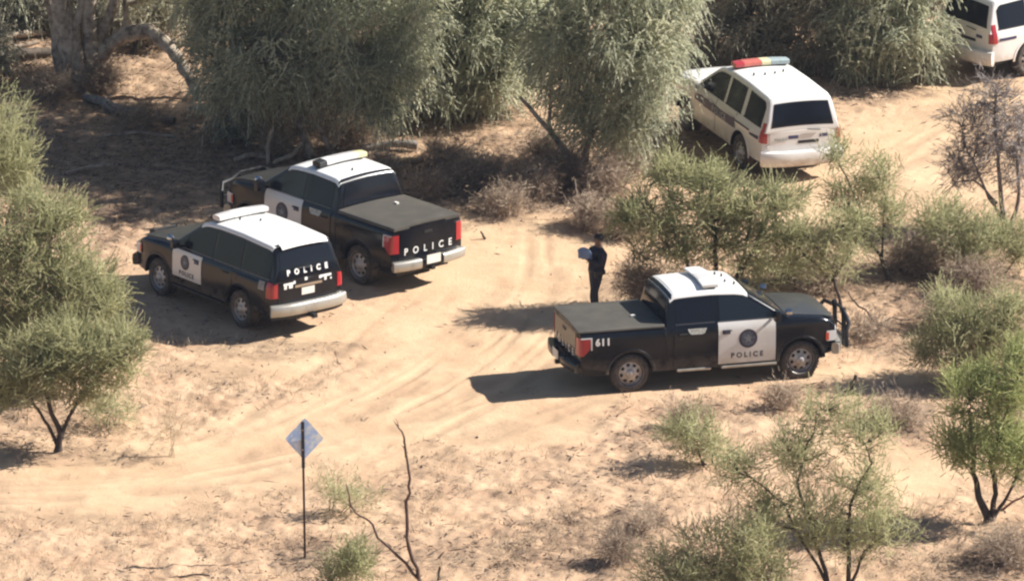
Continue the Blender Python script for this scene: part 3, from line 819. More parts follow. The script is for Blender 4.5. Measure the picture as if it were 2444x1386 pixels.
    lb = base.build('light_bar', DARK, root, bevel=.008)
    names = {id(RED): 'red_dome', id(REDP): 'pale_red_dome', id(CLEAR): 'clear_dome', id(AMBER): 'amber_dome', id(BLUEL): 'blue_dome', id(WHITE): 'white_dome', id(DARK): 'end_cap'}
    for i, cm in enumerate(cols):
        mb = MB(); seg(edges[i] + .002, edges[i + 1] - .002, 0); mb.build(names[id(cm)], cm, lb)
    # antennas
    ants = opt.get('ant', [])
    for (ax, ay, ah) in ants:
        mb = MB(); z = zc(ax) + .03; mb.tube([(ax, ay, z - .01), (ax, ay, z + .05)], .022, 8); mb.tube([(ax, ay, z + .03), (ax - .02, ay, z + ah)], .005, 5)
        mb.build('antenna', DARK, root)
    # running boards
    if pick or kind == 'suv':
        for sgn in (1, -1):
            for a, b in ((1.0, 1.72), (1.95, 3.14)) if pick else ((.6, 2.4),):
                mb = MB(); bar(mb, [(x, sgn * .99, .40) for x in np.linspace(a, b, 4)][::1], .05, .09)
                mb.build('running_board', opt['board'], root)
    # fuel flap, side rub strip
    mb = MB(); side_patch(mb, car, 1, .12 if not pick else .44, .30 if not pick else .62, 1.0, 1.15, off=.006, nx=2, nz=2); mb.build('fuel_flap', paint, root)
    # seats seen through the windows are hidden by tint; steering area paper
    if pick:
        mb = MB()
        for sgn in (-1, 1): side_patch(mb, car, sgn, 2.28, 2.50, 1.42, lambda x: 1.50 + .06 * math.sin((x - 2.28) * 14), off=.010, nx=6, nz=2, thick=.003)
    if 'number' in opt:
        for sgn in (-1, 1):
            text_obj(opt['number'], .20, side_fn(car, sgn, -.60, 1.07), 'lettering', WINK, root, spacing=1.15, fat=.008)
    return car, body, tg

def place(root, x, y, yaw, pitch=0, roll=0, z=0):
    root.matrix_world = Matrix.Translation((x, y, z)) @ Matrix.Rotation(yaw, 4, 'Z') @ Matrix.Rotation(-pitch, 4, 'Y') @ Matrix.Rotation(roll, 4, 'X')

GATE_A = mat('ground_reflection_tan', (.30, .25, .18), .5)  # tan ground reflection painted into the gate panel's dusty colour
v = thing('police_pickup', 'black and white police pickup with 611 on its bed, nearest to the camera', 'pickup truck', group='parked police vehicles')
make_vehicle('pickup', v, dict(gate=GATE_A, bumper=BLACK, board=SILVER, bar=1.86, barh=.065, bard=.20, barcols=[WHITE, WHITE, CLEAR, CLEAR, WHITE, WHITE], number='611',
    ant=[(2.3, .2, .10), (2.25, -.2, .08), (2.4, -.35, .06), (2.2, .35, .06)]))
place(v, 2.18, -6.17, rad(16.2), 0, 0)
v = thing('police_pickup', 'black police pickup with covered bed, parked right behind the black wagon', 'pickup truck', group='parked police vehicles')
make_vehicle('pickup', v, dict(gate=BLACK, bumper=SILVER, board=DARK, bar=1.85, barcols=[AMBER, CLEAR, CLEAR, CLEAR, WHITE, DARK], ant=[(1.2, .15, .06)]))
place(v, -2.54, .98, rad(131), 0, 0); v.scale = (1, 1, 1.06)
v = thing('police_wagon', 'black police wagon with long white roof, leftmost vehicle, near the big green bush', 'suv', group='parked police vehicles')
make_vehicle('suv', v, dict(bar=1.35, barcols=[CLEAR, CLEAR, WHITE, WHITE, CLEAR, CLEAR], board=DARK, ant=[(1.05, .2, .1), (.7, -.1, .06)]))
place(v, -4.98, -2.25, rad(128.6), 0, rad(.3)); v.scale = (.95, .98, 1.02)
v = thing('police_wagon', 'white police wagon with red and blue light bar, behind the middle bush', 'suv', group='parked police vehicles')
cW, bW, tW = make_vehicle('wagon', v, dict(bar=1.25, barcols=[BLUEL, BLUEL, AMBER, REDP, REDP, RED], ant=[(.55, .45, .05), (.5, .2, .05), (.52, -.05, .07), (.62, -.3, .1)]))
place(v, 5.88, 9.57, rad(113.2), rad(2.2), rad(1.4)); v.scale = (1, 1, 1.03)
def side_stripes(car, root, stripes, sgns=(1, -1)):
    bl = mat('navy_decal', (.025, .025, .08), .4)
    for sgn in sgns:
        for (a, b, z0, z1) in stripes: mb = MB(); side_patch(mb, car, sgn, a, b, z0, z1, off=.014, nx=8, nz=3, thick=.004); mb.build('side_stripe', bl, root)
        text_obj('POLICE', .19, side_fn(car, sgn, 1.10, .90), 'lettering', mat('pale_grey_lettering', (.42, .42, .45), .5), root, spacing=1.25, fat=.004).location.y = sgn * .008
side_stripes(cW, v, [(-.95, -.52, .97, lambda x: 1.02 - .06 * (x + .52)), (.28, 1.95, .87, lambda x: 1.07 + .02 * math.sin(x * 5)), (1.98, 2.42, .90, lambda x: 1.08 - .3 * (x - 1.98) ** 2), (-.48, .28, 1.03, 1.07)])
v = thing('police_wagon', 'white police wagon cut off at the upper right corner of the photo', 'suv', group='parked police vehicles')
cE, bE, tE = make_vehicle('wagon', v, dict(bar=1.25, barcols=[BLUEL, BLUEL, AMBER, REDP, REDP, RED], ant=[]))
side_stripes(cE, v, [(-.95, -.45, .98, 1.04)])
place(v, VEH['e'][0], VEH['e'][1], VEH['e'][2], 0, 0)
# ------------------------------------------------------------------ person
def person():
    UNI = mat('dark_navy_uniform', (.012, .012, .022), .8, noise=((.02, .02, .03), 8, .4, .6))
    SKIN = mat('tanned_skin', (.20, .105, .07), .6)
    LEA = mat('black_leather', (.008, .008, .008), .4)
    px, py = G(1421, 757); z0 = HZ(px, py)
    r = thing('person', 'person in dark uniform standing beyond the covered pickup bed, holding pale papers', 'person', (px, py, z0), (0, 0, rad(200)))
    # joints: facing +x; name: (pos, radius x/y, parent)
    J = {'pelvis': ((0.0, 0, .98), (.105, .165), None), 'waist': ((-.015, 0, 1.12), (.105, .145), 'pelvis'), 'chest': ((-.045, 0, 1.32), (.125, .175), 'waist'),
         'upper': ((-.07, 0, 1.46), (.10, .15), 'chest'), 'neck': ((-.06, 0, 1.555), (.056, .058), 'upper'), 'jaw': ((-.035, 0, 1.63), (.075, .07), 'neck'),
         'skull': ((-.04, 0, 1.72), (.098, .078), 'jaw'), 'crown': ((-.05, 0, 1.79), (.06, .055), 'skull')}
    for s, n in ((1, 'l'), (-1, 'r')):
        st = .07 if s > 0 else -.05
        J['hip' + n] = ((0.0, s * .095, .92), (.10, .10), 'pelvis'); J['knee' + n] = ((.03 + st, s * .12, .50), (.064, .064), 'hip' + n)
        J['shin' + n] = ((.01 + st, s * .125, .33), (.058, .06), 'knee' + n); J['ankle' + n] = ((-.01 + st, s * .13, .10), (.045, .045), 'shin' + n)
        J['heel' + n] = ((.02 + st, s * .135, .045), (.045, .045), 'ankle' + n); J['toe' + n] = ((.17 + st, s * .155, .035), (.034, .045), 'heel' + n)
        J['sh' + n] = ((-.07, s * .20, 1.45), (.068, .068), 'upper')
        if s > 0: el, wr = (.0, .30, 1.22), (.24, .15, 1.32)
        else: el, wr = (.06, -.28, 1.23), (.30, -.08, 1.34)
        J['elb' + n] = (el, (.048, .048), 'sh' + n); J['wri' + n] = (wr, (.032, .034), 'elb' + n)
        d = (Vector(wr) - Vector(el)).normalized()
        J['palm' + n] = (tuple(Vector(wr) + d * .07), (.022, .042), 'wri' + n)
    names = list(J); idx = {k: i for i, k in enumerate(names)}
    me = bpy.data.meshes.new('person_body'); me.from_pydata([J[k][0] for k in names], [(idx[k], idx[J[k][2]]) for k in names if J[k][2]], [])
    ob = bpy.data.objects.new('body', me); C.objects.link(ob)
    sk = ob.modifiers.new('skin', 'SKIN'); sk.use_smooth_shade = True
    for k in names:
        v = me.skin_vertices[0].data[idx[k]]; fk = 1.0 if k in ('neck', 'jaw', 'skull', 'crown') or k[:4] in ('palm', 'wri' + 'l', 'wri' + 'r', 'heel') or k[:3] == 'toe' else 1.32; v.radius = (J[k][1][0] * fk, J[k][1][1] * fk); v.use_root = (k == 'pelvis')
    sb = ob.modifiers.new('sub', 'SUBSURF'); sb.levels = 2; sb.render_levels = 2
    bpy.context.view_layer.update()
    m2 = bpy.data.meshes.new_from_object(ob.evaluated_get(bpy.context.evaluated_depsgraph_get()))
    bpy.data.objects.remove(ob)
    for q in (UNI, SKIN, LEA): m2.materials.append(q)
    wl = [Vector(J['wri' + n][0]) for n in 'lr']
    for p in m2.polygons:
        c = p.center; p.use_smooth = True
        if c.z > 1.545 and abs(c.y) < .12: p.material_index = 1
        elif any((c - (w_ + (w_ - Vector(J['elb' + n][0])).normalized() * .05)).length < .062 for w_, n in zip(wl, 'lr')): p.material_index = 1
        elif c.z < .12: p.material_index = 2
        else: p.material_index = 0
    m2.name = 'body'; b = bpy.data.objects.new('body', m2); C.objects.link(b); b.parent = r
    # fingers and thumb, curled round the papers
    for s, n in ((1, 'l'), (-1, 'r')):
        w_ = Vector(J['wri' + n][0]); d = (w_ - Vector(J['elb' + n][0])).normalized(); up = Vector((0, 0, 1)); sd_ = d.cross(up).normalized(); nn = sd_.cross(d)
        pc = w_ + d * .10; hm = MB()
        for k, ln in enumerate((.068, .078, .074, .058)):
            a = pc + nn * (.027 - .018 * k) ; inw = sd_ * s * 1.0
            pts = [a - d * .02, a + d * ln * .45, a + d * ln * .75 + inw * ln * .3, a + d * ln * .7 + inw * ln * .65]
            hm.tube(pts, [.0095, .0092, .008, .0065], 6)
        a = w_ + d * .045 + nn * .03
        hm.tube([a, a + nn * .03 + d * .02, a + nn * .035 + d * .05 + sd_ * s * .02], [.012, .010, .008], 6)
        hm.build('fingers', SKIN, r)
    # face
    fm = MB(); fm.add([(.052, 0, 1.70), (.078, 0, 1.665), (.052, .017, 1.66), (.052, -.017, 1.66), (.05, 0, 1.65)], [(0, 1, 2), (0, 3, 1), (1, 4, 2), (1, 3, 4)])
    fm.build('nose', SKIN, r)
    fm = MB()
    for s in (1, -1): fm.box(.045, .054, s * .032 - .012, s * .032 + .012, 1.700, 1.710)
    fm.box(.04, .047, -.025, .025, 1.628, 1.636); fm.build('eyes_and_mouth', mat('dark_feature', (.03, .015, .012), .6), r)
    for s in (1, -1):
        em = MB(); em.tube([(-.05, s * .082, 1.655), (-.045, s * .092, 1.68), (-.052, s * .094, 1.71)], [.010, .016, .012], 6); em.build('ear', SKIN, r)
    hm = MB(); P = []
    for z, k in ((1.66, .80), (1.70, 1.03), (1.75, 1.08), (1.79, .92), (1.815, .6), (1.825, .05)):
        P.append([(-.055 + .105 * k * math.cos(a) * (1 if math.cos(a) < 0 else (.55 if z < 1.72 else .95)), .092 * k * math.sin(a), z) for a in np.linspace(0, 2 * PI, 21)[:-1]])
    hm.grid(P, closed_v=True); hm.build('hair', mat('dark_hair', (.012, .009, .008), .7), r)
    # belt with gear
    bm_ = MB(); bm_.grid([[(.165 * math.cos(a) - .005, .228 * math.sin(a), z) for a in np.linspace(0, 2 * PI, 25)[:-1]] for z in (1.0, 1.055)], closed_v=True)
    bm_.build('duty_belt', LEA, r)
    for (x, y, z, a, b_, c) in ((.0, -.225, .93, .05, .035, .17), (.06, .20, .98, .04, .03, .12), (-.14, .10, 1.0, .03, .04, .10)):
        q = MB(); q.box(x - a, x + a, y - b_, y + b_, z - c / 2, z + c / 2); q.build('belt_pouch', LEA, r, bevel=.01)
    q = MB(); q.box(.10, .13, .03, .09, 1.34, 1.42); q.build('chest_radio', LEA, r, bevel=.006)
    # folded papers in both hands
    pm = MB(); n = 10; P = []
    for i in range(n + 1):
        u = i / n; r_ = []
        for v in np.linspace(0, 1, 7):
            top = .17 * math.sin(PI * (.12 + .76 * u)) ** .6
            r_.append((.14 + .30 * u, .13 - .10 * (v - .3) ** 2 + .03 * math.sin(u * 5), 1.30 + .06 * u + (.05 + top) * v * 1.15))
        P.append(r_)
    Q = [[(p[0], p[1] + .006, p[2]) for p in row] for row in P]
    pm.grid(P); pm.grid(Q)
    pm.grid([[q[0] for q in P], [q[0] for q in Q]]); pm.grid([[q[-1] for q in P], [q[-1] for q in Q]]); pm.grid([P[0], Q[0]]); pm.grid([P[-1], Q[-1]])
    o = pm.build('papers', mat('pale_blue_paper', (.17, .225, .34), .7))
    o.matrix_world = Matrix.Translation((px, py, z0)) @ Matrix.Rotation(rad(200), 4, 'Z')
    tag(o, 'pale blue folded papers held out by the standing person', 'papers')
person()
# ------------------------------------------------------------------ plants
def leafmat(name, cols, trans=.58):
    if name in MATS: return MATS[name]
    M = bpy.data.materials.new(name); M.use_nodes = True; t = M.node_tree; N = t.nodes; L = t.links
    out = N['Material Output']; b = N['Principled BSDF']; b.inputs['Roughness'].default_value = .6; b.inputs['Specular IOR Level'].default_value = .25
    a = N.new('ShaderNodeAttribute'); a.attribute_name = 'tint'
    cr = N.new('ShaderNodeValToRGB'); e = cr.color_ramp.elements
    e[0].color = (*cols[0], 1); e[1].color = (*cols[-1], 1)
    for i, c in enumerate(cols[1:-1]): q = e.new((i + 1) / (len(cols) - 1)); q.color = (*c, 1)
    L.new(a.outputs['Fac'], cr.inputs[0]); L.new(cr.outputs[0], b.inputs['Base Color'])
    tr = N.new('ShaderNodeBsdfTranslucent'); mx = N.new('ShaderNodeMixShader'); mx.inputs[0].default_value = trans
    hv = N.new('ShaderNodeHueSaturation'); hv.inputs['Value'].default_value = 1.3; L.new(cr.outputs[0], hv.inputs['Color']); L.new(hv.outputs[0], tr.inputs[0]); L.new(b.outputs[0], mx.inputs[1]); L.new(tr.outputs[0], mx.inputs[2]); L.new(mx.outputs[0], out.inputs[0])
    MATS[name] = M; return M
def quads(name, V, tint, material, parent=None):
    """V: (N,4,3)"""
    n = len(V); me = bpy.data.meshes.new(name)
    me.vertices.add(n * 4); me.vertices.foreach_set('co', V.reshape(-1).astype(np.float32))
    me.loops.add(n * 4); me.loops.foreach_set('vertex_index', np.arange(n * 4, dtype=np.int32))
    me.polygons.add(n); me.polygons.foreach_set('loop_start', (np.arange(n) * 4).astype(np.int32)); me.update(calc_edges=True)
    a = me.attributes.new('tint', 'FLOAT', 'FACE'); a.data.foreach_set('value', np.clip(tint, 0, 1).astype(np.float32))
    me.materials.append(material); o = bpy.data.objects.new(name, me); C.objects.link(o)
    if parent: o.parent = parent
    return o
def unit(a): return a / (np.linalg.norm(a, axis=-1, keepdims=True) + 1e-9)
def strips(rng, p, d, ln, w):
    """leaf quads centred on p along d"""
    nr = rng.normal(size=d.shape) * .62 + np.array([sd.x * .75, sd.y * .75 - .12, sd.z * .75])   # leaves turn their faces to the light
    n = unit(np.cross(d, nr))
    a = d * (ln / 2)[:, None]; b = n * (w / 2)[:, None]
    return np.stack([p - a - b * .5, p - a * .1 + b, p + a + b * .2, p + a * .1 - b], 1)
BARK = mat('grey_brown_bark', (.11, .085, .065), .9, noise=((.05, .038, .03), 6, .4, .65), bump=.8)
BARKL = mat('pale_bark', (.46, .39, .31), .9, noise=((.16, .12, .09), 5, .42, .62), bump=1.0)
BARKD = mat('dark_bark', (.045, .033, .028), .9, noise=((.09, .065, .05), 7, .45, .7), bump=.8)
TWIG = mat('dry_twig', (.20, .145, .105), .9, noise=((.10, .07, .055), 9, .4, .65))
MESQ = leafmat('mesquite_leaf', [(.22, .225, .125), (.355, .36, .20), (.49, .48, .29), (.61, .585, .40)])
MESQG = leafmat('green_mesquite_leaf', [(.20, .23, .095), (.34, .375, .165), (.47, .49, .245), (.60, .60, .35)])
WILL = leafmat('willow_leaf', [(.24, .255, .195), (.41, .425, .32), (.56, .565, .43), (.72, .70, .55)])
WILLB = leafmat('dusty_willow_leaf', [(.20, .195, .155), (.33, .315, .25), (.46, .435, .34), (.60, .56, .45)])
STRAWP = leafmat('straw_pale', [(.30, .22, .15), (.42, .33, .22), (.55, .45, .31), (.66, .56, .41)], .3)
DRYL = leafmat('dry_brush', [(.15, .11, .083), (.30, .225, .17), (.44, .35, .26), (.60, .49, .38)], .25)

def wob(rng, a, b, n, amp):
    a, b = np.array(a, float), np.array(b, float); L = np.linalg.norm(b - a)
    t = np.linspace(0, 1, n)[:, None]; P = a + (b - a) * t
    ph = rng.random((2, 3)) * 6.3
    P += (np.sin(t * 4 + ph[0]) - np.sin(ph[0]) * (1 - t) - np.sin(4 + ph[0]) * t) * amp * L + (np.sin(t * 9 + ph[1]) - np.sin(ph[1]) * (1 - t) - np.sin(9 + ph[1]) * t) * amp * .4 * L
    P[-1] = b
    return P
def tree(name, label, cat, base, crowns, style, seed, stems=3, r0=.08, group=None, bark=None, stempts=None, leaf=None, dens=1.0, nclump=60, shell=.55, high=None, nhigh=260, bspread=.12):
    """base: picture place of the foot. crowns: (picture x, picture y, half width px, half height px, depth offset m, half depth m)
    stempts: optional explicit stems as lists of (picture x, picture y, depth offset)"""
    rng = np.random.default_rng(seed)
    bx, by = G(*base); bz = HZ(bx, by) if abs(by) < 29 and abs(bx) < 15 else 0
    sc_ = 111.0 * 210 / (210 + by * .95)
    def loc(x, y, dy): return np.array([(x - base[0]) / sc_ , dy, (base[1] - y - dy * 32) / (sc_ * .957)])
    E = [(loc(c[0], c[1], c[4]), np.array([c[2] / sc_, c[5], c[3] / sc_])) for c in crowns]
    root = thing(name, label, cat, (bx, by, bz), group=group)
    tk = MB(); limbs = []
    def stem(P, ra, rb, sides=7):
        P = np.array(P); n = len(P); rr = [ra + (rb - ra) * (i / (n - 1)) ** .8 for i in range(n)]
        rr[0] *= 1.35
        tk.tube([tuple(p) for p in P], rr, sides); limbs.append(P)
    if stempts:
        for sp in stempts:
            pts, ra, rb = sp; Q = [loc(*p) for p in pts]; P = []
            for a, b in zip(Q[:-1], Q[1:]): P += list(wob(rng, a, b, 5, .025))[:-1]
            P.append(Q[-1]); P[0][2] = min(P[0][2], -.06) if pts[0][1] >= base[1] - 3 else P[0][2]; stem(P, ra, rb, 9)
        for c, rd in E:
            A = np.concatenate(limbs[:len(stempts)]); k = np.argmin(np.linalg.norm(A - (c - [0, 0, rd[2] * .7]), axis=1)); stem(wob(rng, A[k], c, 7, .06), r0 * .45, r0 * .15, 6)
    else:
        order = list(range(len(E))); 
        for i in range(max(stems, len(E))):
            c, rd = E[i % len(E)]; tgt = c + rd * rng.uniform(-.35, .35, 3)
            st = np.array([rng.normal() * bspread * .5, rng.normal() * bspread * .5, -.08])
            if i >= stems and limbs:
                A = limbs[rng.integers(len(limbs))]; st = A[len(A) // 2]
            stem(wob(rng, st, tgt, 9, .05), r0 * (1 if i < stems else .6), r0 * .2)
    A = np.concatenate([P[len(P) // 3:] for P in limbs])
    # clumps inside the crown
    vol = np.array([rd[0] * rd[1] * rd[2] for c, rd in E]) ** (2 / 3); pr = vol / vol.sum()
    nc = int(nclump * dens); pick = rng.choice(len(E), nc, p=pr)
    u = unit(rng.normal(size=(nc, 3))); q = rng.random(nc) ** (1 - shell) ; 
    cl = np.array([E[k][0] for k in pick]) + np.array([E[k][1] for k in pick]) * u * q[:, None]
    ok = cl[:, 2] > .15; cl, u = cl[ok], u[ok]; nc = len(cl)
    bk = MB()
    for c in cl:
        d = np.linalg.norm(A - c, axis=1) + np.maximum(0, A[:, 2] - c[2]) * 1.2
        if 'sel' in style and rng.random() > style['sel']: continue
        a = A[np.argmin(d)]
        bk.tube([tuple(p) for p in wob(rng, a, c, 4, .07)], [r0 * .22, r0 * .16, r0 * .1, .006], 4, cap=False)
    def sprays(cl, u, style):
        nc = len(cl); ns = style['sprays']; L = style['len']; per = style['leaves']
        S = nc * ns; ci = np.repeat(np.arange(nc), ns)
        dirs = unit(rng.normal(size=(S, 3)) + u[ci] * style['out'] + np.array([0, 0, style['up']]))
        Ls = L * rng.uniform(.5, 1.25, S); st = cl[ci] + rng.normal(size=(S, 3)) * style['spread']
        droop = style['droop'] * rng.uniform(.6, 1.3, S) * rng.uniform(.35, 1.3, nc)[ci]; dirs = unit(dirs + (rng.normal(size=(nc, 3)) * .4)[ci])
        N = S * per; si = np.repeat(np.arange(S), per); s = rng.random(N)
        g = np.zeros((N, 3)); g[:, 2] = -1
        p = st[si] + dirs[si] * (Ls[si] * s)[:, None] + g * (droop[si] * (s * Ls[si]) ** 2 / L)[:, None]
        tg = unit(dirs[si] + g * (2 * droop[si] * s)[:, None] + rng.normal(size=(N, 3)) * style['jit'])
        tc = rng.normal(size=nc) * .2
        tint = (.45 + tc[ci] + rng.normal(size=S) * .12)[si] + rng.normal(size=N) * .12
        ok = p[:, 2] > .03
        p, tg, si, tint = p[ok], tg[ok], si[ok], tint[ok]; N = len(p)
        return strips(rng, p, tg, style['ll'] * rng.uniform(.6, 1.3, N), style['lw'] * rng.uniform(.6, 1.25, N)), tint
    V, tint = sprays(cl, u, style)
    tr = tk.build('trunk', bark or BARK, root, angle=60)
    if bk.v: bk.build('branches', bark or BARK, root, angle=80)
    quads('foliage', V, tint, leaf or MESQ, root)
    if high:      # upper crown, out of the picture but shading the place
        HB = MB(); E2 = [(loc(c[0], c[1], c[4]), np.array([c[2] / sc_, c[5], c[3] / sc_])) for c in high]
        k = rng.integers(len(E2), size=nhigh); u2 = unit(rng.normal(size=(nhigh, 3))); q2 = rng.random(nhigh) ** .4
        c2 = np.array([E2[i][0] for i in k]) + np.array([E2[i][1] for i in k]) * u2 * q2[:, None]
        V2, t2 = sprays(c2, u2, dict(style, sprays=10, leaves=9, ll=.17, lw=.06))
        quads('upper_foliage', V2, t2, leaf or MESQ, root)
        for c, rd in E2:
            d = np.linalg.norm(A - c, axis=1); HB.tube([tuple(x) for x in wob(rng, A[np.argmin(d)], c, 7, .05)], [r0 * .6, r0 * .55, r0 * .5, r0 * .4, r0 * .35, r0 * .3, r0 * .2], 6)
        for c in c2[::3]:
            e = E2[0][0]; j = np.argmin([np.linalg.norm(c - x[0]) for x in E2]); HB.tube([tuple(x) for x in wob(rng, E2[j][0], c, 4, .06)], [.03, .02, .015, .006], 4, cap=False)
        HB.build('upper_branches', bark or BARK, root, angle=80)
    return root
# upright feathery desert bushes / drooping tree foliage
UP = dict(sprays=12, len=.44, leaves=26, out=.5, up=1.05, spread=.07, droop=.02, jit=.20, ll=.085, lw=.0165)
UPS = dict(sprays=11, len=.42, leaves=19, out=.45, up=1.0, spread=.09, droop=.02, jit=.22, ll=.08, lw=.0145)
DR = dict(sprays=16, len=.54, leaves=21, out=.8, up=.5, spread=.12, droop=.85, jit=.30, ll=.10, lw=.026, sel=.35)
GB = 'green desert bushes round the clearing'; GT = 'drooping grey green trees behind the clearing'

# --- drooping trees at the back
tree('drooping_tree', 'broad drooping grey green tree behind the black covered-bed pickup, several leaning stems', 'tree', (742, 372),
     [(590, 115, 130, 110, .5, 1.8), (760, 90, 190, 130, .3, 2.0), (930, 170, 110, 125, -.3, 1.5), (545, 205, 60, 50, .2, 1.0), (800, -40, 260, 100, .8, 2.4), (500, 50, 65, 70, .6, 1.1), (850, 235, 70, 50, .1, .9), (700, 200, 90, 60, .4, 1.1), (560, -60, 200, 90, .8, 2), (980, 60, 90, 90, -.2, 1.2), (640, 150, 120, 90, -.4, 1.2), (850, 130, 120, 90, -.6, 1.2)],
     DR, 11, r0=.12, group=GT, leaf=WILL, nclump=880, high=[(950, -260, 210, 130, .3, 2.2), (700, -300, 240, 120, 0, 2.4), (900, -430, 240, 110, .5, 2.4), (580, -230, 160, 110, -.8, 1.6)], nhigh=420, bark=BARKL,
     stempts=[([(742, 372, 0), (715, 300, 0), (660, 200, .2), (610, 90, .4)], .12, .05), ([(720, 372, .2), (670, 340, .4), (668, 250, .6), (560, 120, .7)], .08, .04), ([(800, 372, .1), (750, 290, .1), (730, 150, .2), (800, -40, .6)], .07, .04),
              ([(640, 372, .6), (620, 300, .6), (560, 200, .6)], .07, .04), ([(770, 372, .1), (850, 280, .1), (920, 180, 0)], .06, .03), ([(690, 376, .1), (640, 330, .3), (480, 80, .6)], .05, .03)])
tree('drooping_tree', 'drooping tree with light hanging tufts between the two leaning-stem trees', 'tree', (1130, 262),
     [(1110, 60, 120, 110, 0, 1.6), (1180, 170, 90, 90, -.8, 1.2), (1060, 210, 60, 70, -1.0, 1.0), (1140, -60, 190, 90, .5, 2), (1250, 60, 80, 80, 0, 1.2), (1010, 40, 70, 90, 0, 1.2), (1110, 200, 70, 70, -.6, 1), (1000, 140, 60, 90, -.2, 1.0), (1235, 130, 50, 100, 0, 1.0), (1150, 60, 150, 80, -.4, 1.4)],
     DR, 12, r0=.10, group=GT, leaf=WILL, nclump=680, stems=3, high=[(1150, -280, 260, 130, .2, 2.4), (1050, -480, 250, 130, .2, 2.6)], nhigh=380)
tree('drooping_tree', 'tall drooping pale tree left of the whole white wagon, brown brush at its foot', 'tree', (1385, 425),
     [(1330, 110, 90, 110, .3, 1.4), (1460, 90, 140, 130, .2, 1.8), (1560, 130, 70, 110, -.2, 1.2), (1510, 240, 70, 90, -.4, 1.0), (1430, 290, 80, 80, 0, 1.0), (1480, -60, 170, 70, .6, 2.0), (1600, 10, 50, 60, 0, 1.0), (1535, 330, 32, 30, -.4, .5), (1380, 220, 80, 70, .3, .9)],
     DR, 13, r0=.11, group=GT, leaf=WILL, nclump=560, bark=BARKL, high=[(1400, -280, 260, 130, .2, 2.4)], nhigh=220,
     stempts=[([(1385, 425, 0), (1340, 350, .1), (1240, 235, .4)], .10, .04), ([(1385, 425, 0), (1400, 350, 0), (1440, 220, .1), (1480, 80, .2)], .09, .05), ([(1400, 425, 0), (1480, 330, 0), (1560, 220, -.2)], .06, .03), ([(1375, 425, .2), (1310, 300, .4), (1330, 120, .4)], .07, .03)])
tree('drooping_tree', 'brownish drooping tree right behind the whole white wagon', 'tree', (1860, 150),
     [(1770, 40, 100, 90, 0, 1.6), (1900, 60, 130, 90, .2, 1.8), (1880, -90, 220, 100, .6, 2.2), (1990, 80, 70, 80, -.4, 1.2), (1700, 60, 40, 80, .3, 1), (1830, 110, 90, 60, 0, 1)],
     DR, 14, r0=.10, group=GT, leaf=WILLB, nclump=380, stems=4)
tree('drooping_tree', 'drooping tree beside the cut-off white wagon, foliage hanging to the ground', 'tree', (2120, 185),
     [(2090, 60, 110, 90, 0, 1.4), (2180, 90, 75, 95, -.3, 1.2), (2140, -80, 150, 90, .4, 1.8), (2060, 130, 80, 50, -.2, 1), (2210, 150, 36, 50, -.4, .6)],
     DR, 15, r0=.10, group=GT, leaf=WILL, nclump=300, stems=4)
# far trees filling the grove behind
for i, (px, py, w_) in enumerate([(330, 20, 200), (640, -40, 260), (980, -60, 260), (1290, -80, 240), (1700, -40, 220), (1990, -60, 240), (2280, -20, 160), (20, 25, 190)]):
    lab = ['far tree of the dark grove behind the thick pale trunk', 'far tree above the leaning stems of the broad tree', 'far tree behind the tree with light hanging tufts', 'far tree in the gap at the top middle', 'far tree above the whole white wagon light bar', 'far tree behind the brownish tree', 'far tree left of the cut-off white wagon', 'far tree in the top left corner'][i]
    tree('far_tree', lab, 'tree', (px, py), [(px, py - 110, w_ * .55, 90, 0, 1.8), (px - 90, py - 200, 130, 100, 0, 1.8), (px + 100, py - 210, 130, 100, 0, 1.8), (px, py - 40, w_ * .5, 50, -.6, 1.3)],
         dict(DR, leaves=14), 40 + i, r0=.12, group='far trees of the grove', leaf=WILLB if i % 2 else WILL, nclump=230, high=[(px - 60, py - 360, 230, 130, 0, 2.3), (px + 140, py - 520, 240, 140, -.5, 2.4)], nhigh=240 if i < 5 else 90, stems=4, bark=BARKL if i in (0, 7) else BARK)
# thick pale trunk tree, its crown above the picture
tree('cottonwood_tree', 'old tree with thick pale multiple trunks in the upper left', 'tree', (190, 205),
     [(400, -30, 90, 50, .6, 1.0), (320, -60, 70, 60, 1.4, 1.0), (60, -60, 100, 60, 1.2, 1.2)],
     DR, 21, r0=.22, leaf=WILL, nclump=90, high=[(250, -330, 260, 130, .4, 2.6), (60, -300, 200, 120, .4, 2.2), (480, -280, 230, 130, -.6, 2.8), (380, -420, 240, 110, -1.5, 2.4)], nhigh=420, bark=BARKL,
     stempts=[([(180, 205, 0), (168, 120, 0), (150, 20, 0), (140, -220, .2)], .34, .22), ([(200, 200, 0), (215, 110, 0), (215, 20, 0), (240, -260, .3)], .22, .14), ([(205, 190, 0), (240, 90, .1), (270, 20, .1), (330, -200, .2)], .15, .10), ([(150, 205, .3), (130, 60, .5), (60, -250, .6)], .16, .1), ([(195, 205, -.2), (190, 150, -.2), (182, 70, -.1), (205, -10, 0), (215, -220, 0)], .15, .09), ([(170, 210, -.3), (162, 160, -.3), (175, 90, -.2), (160, 0, 0)], .10, .07), ([(215, 200, .1), (262, 120, .2), (300, 60, .3), (310, -120, .4)], .10, .06), ([(185, 212, -.35), (215, 185, -.3), (232, 150, -.2), (228, 80, 0)], .09, .05)])
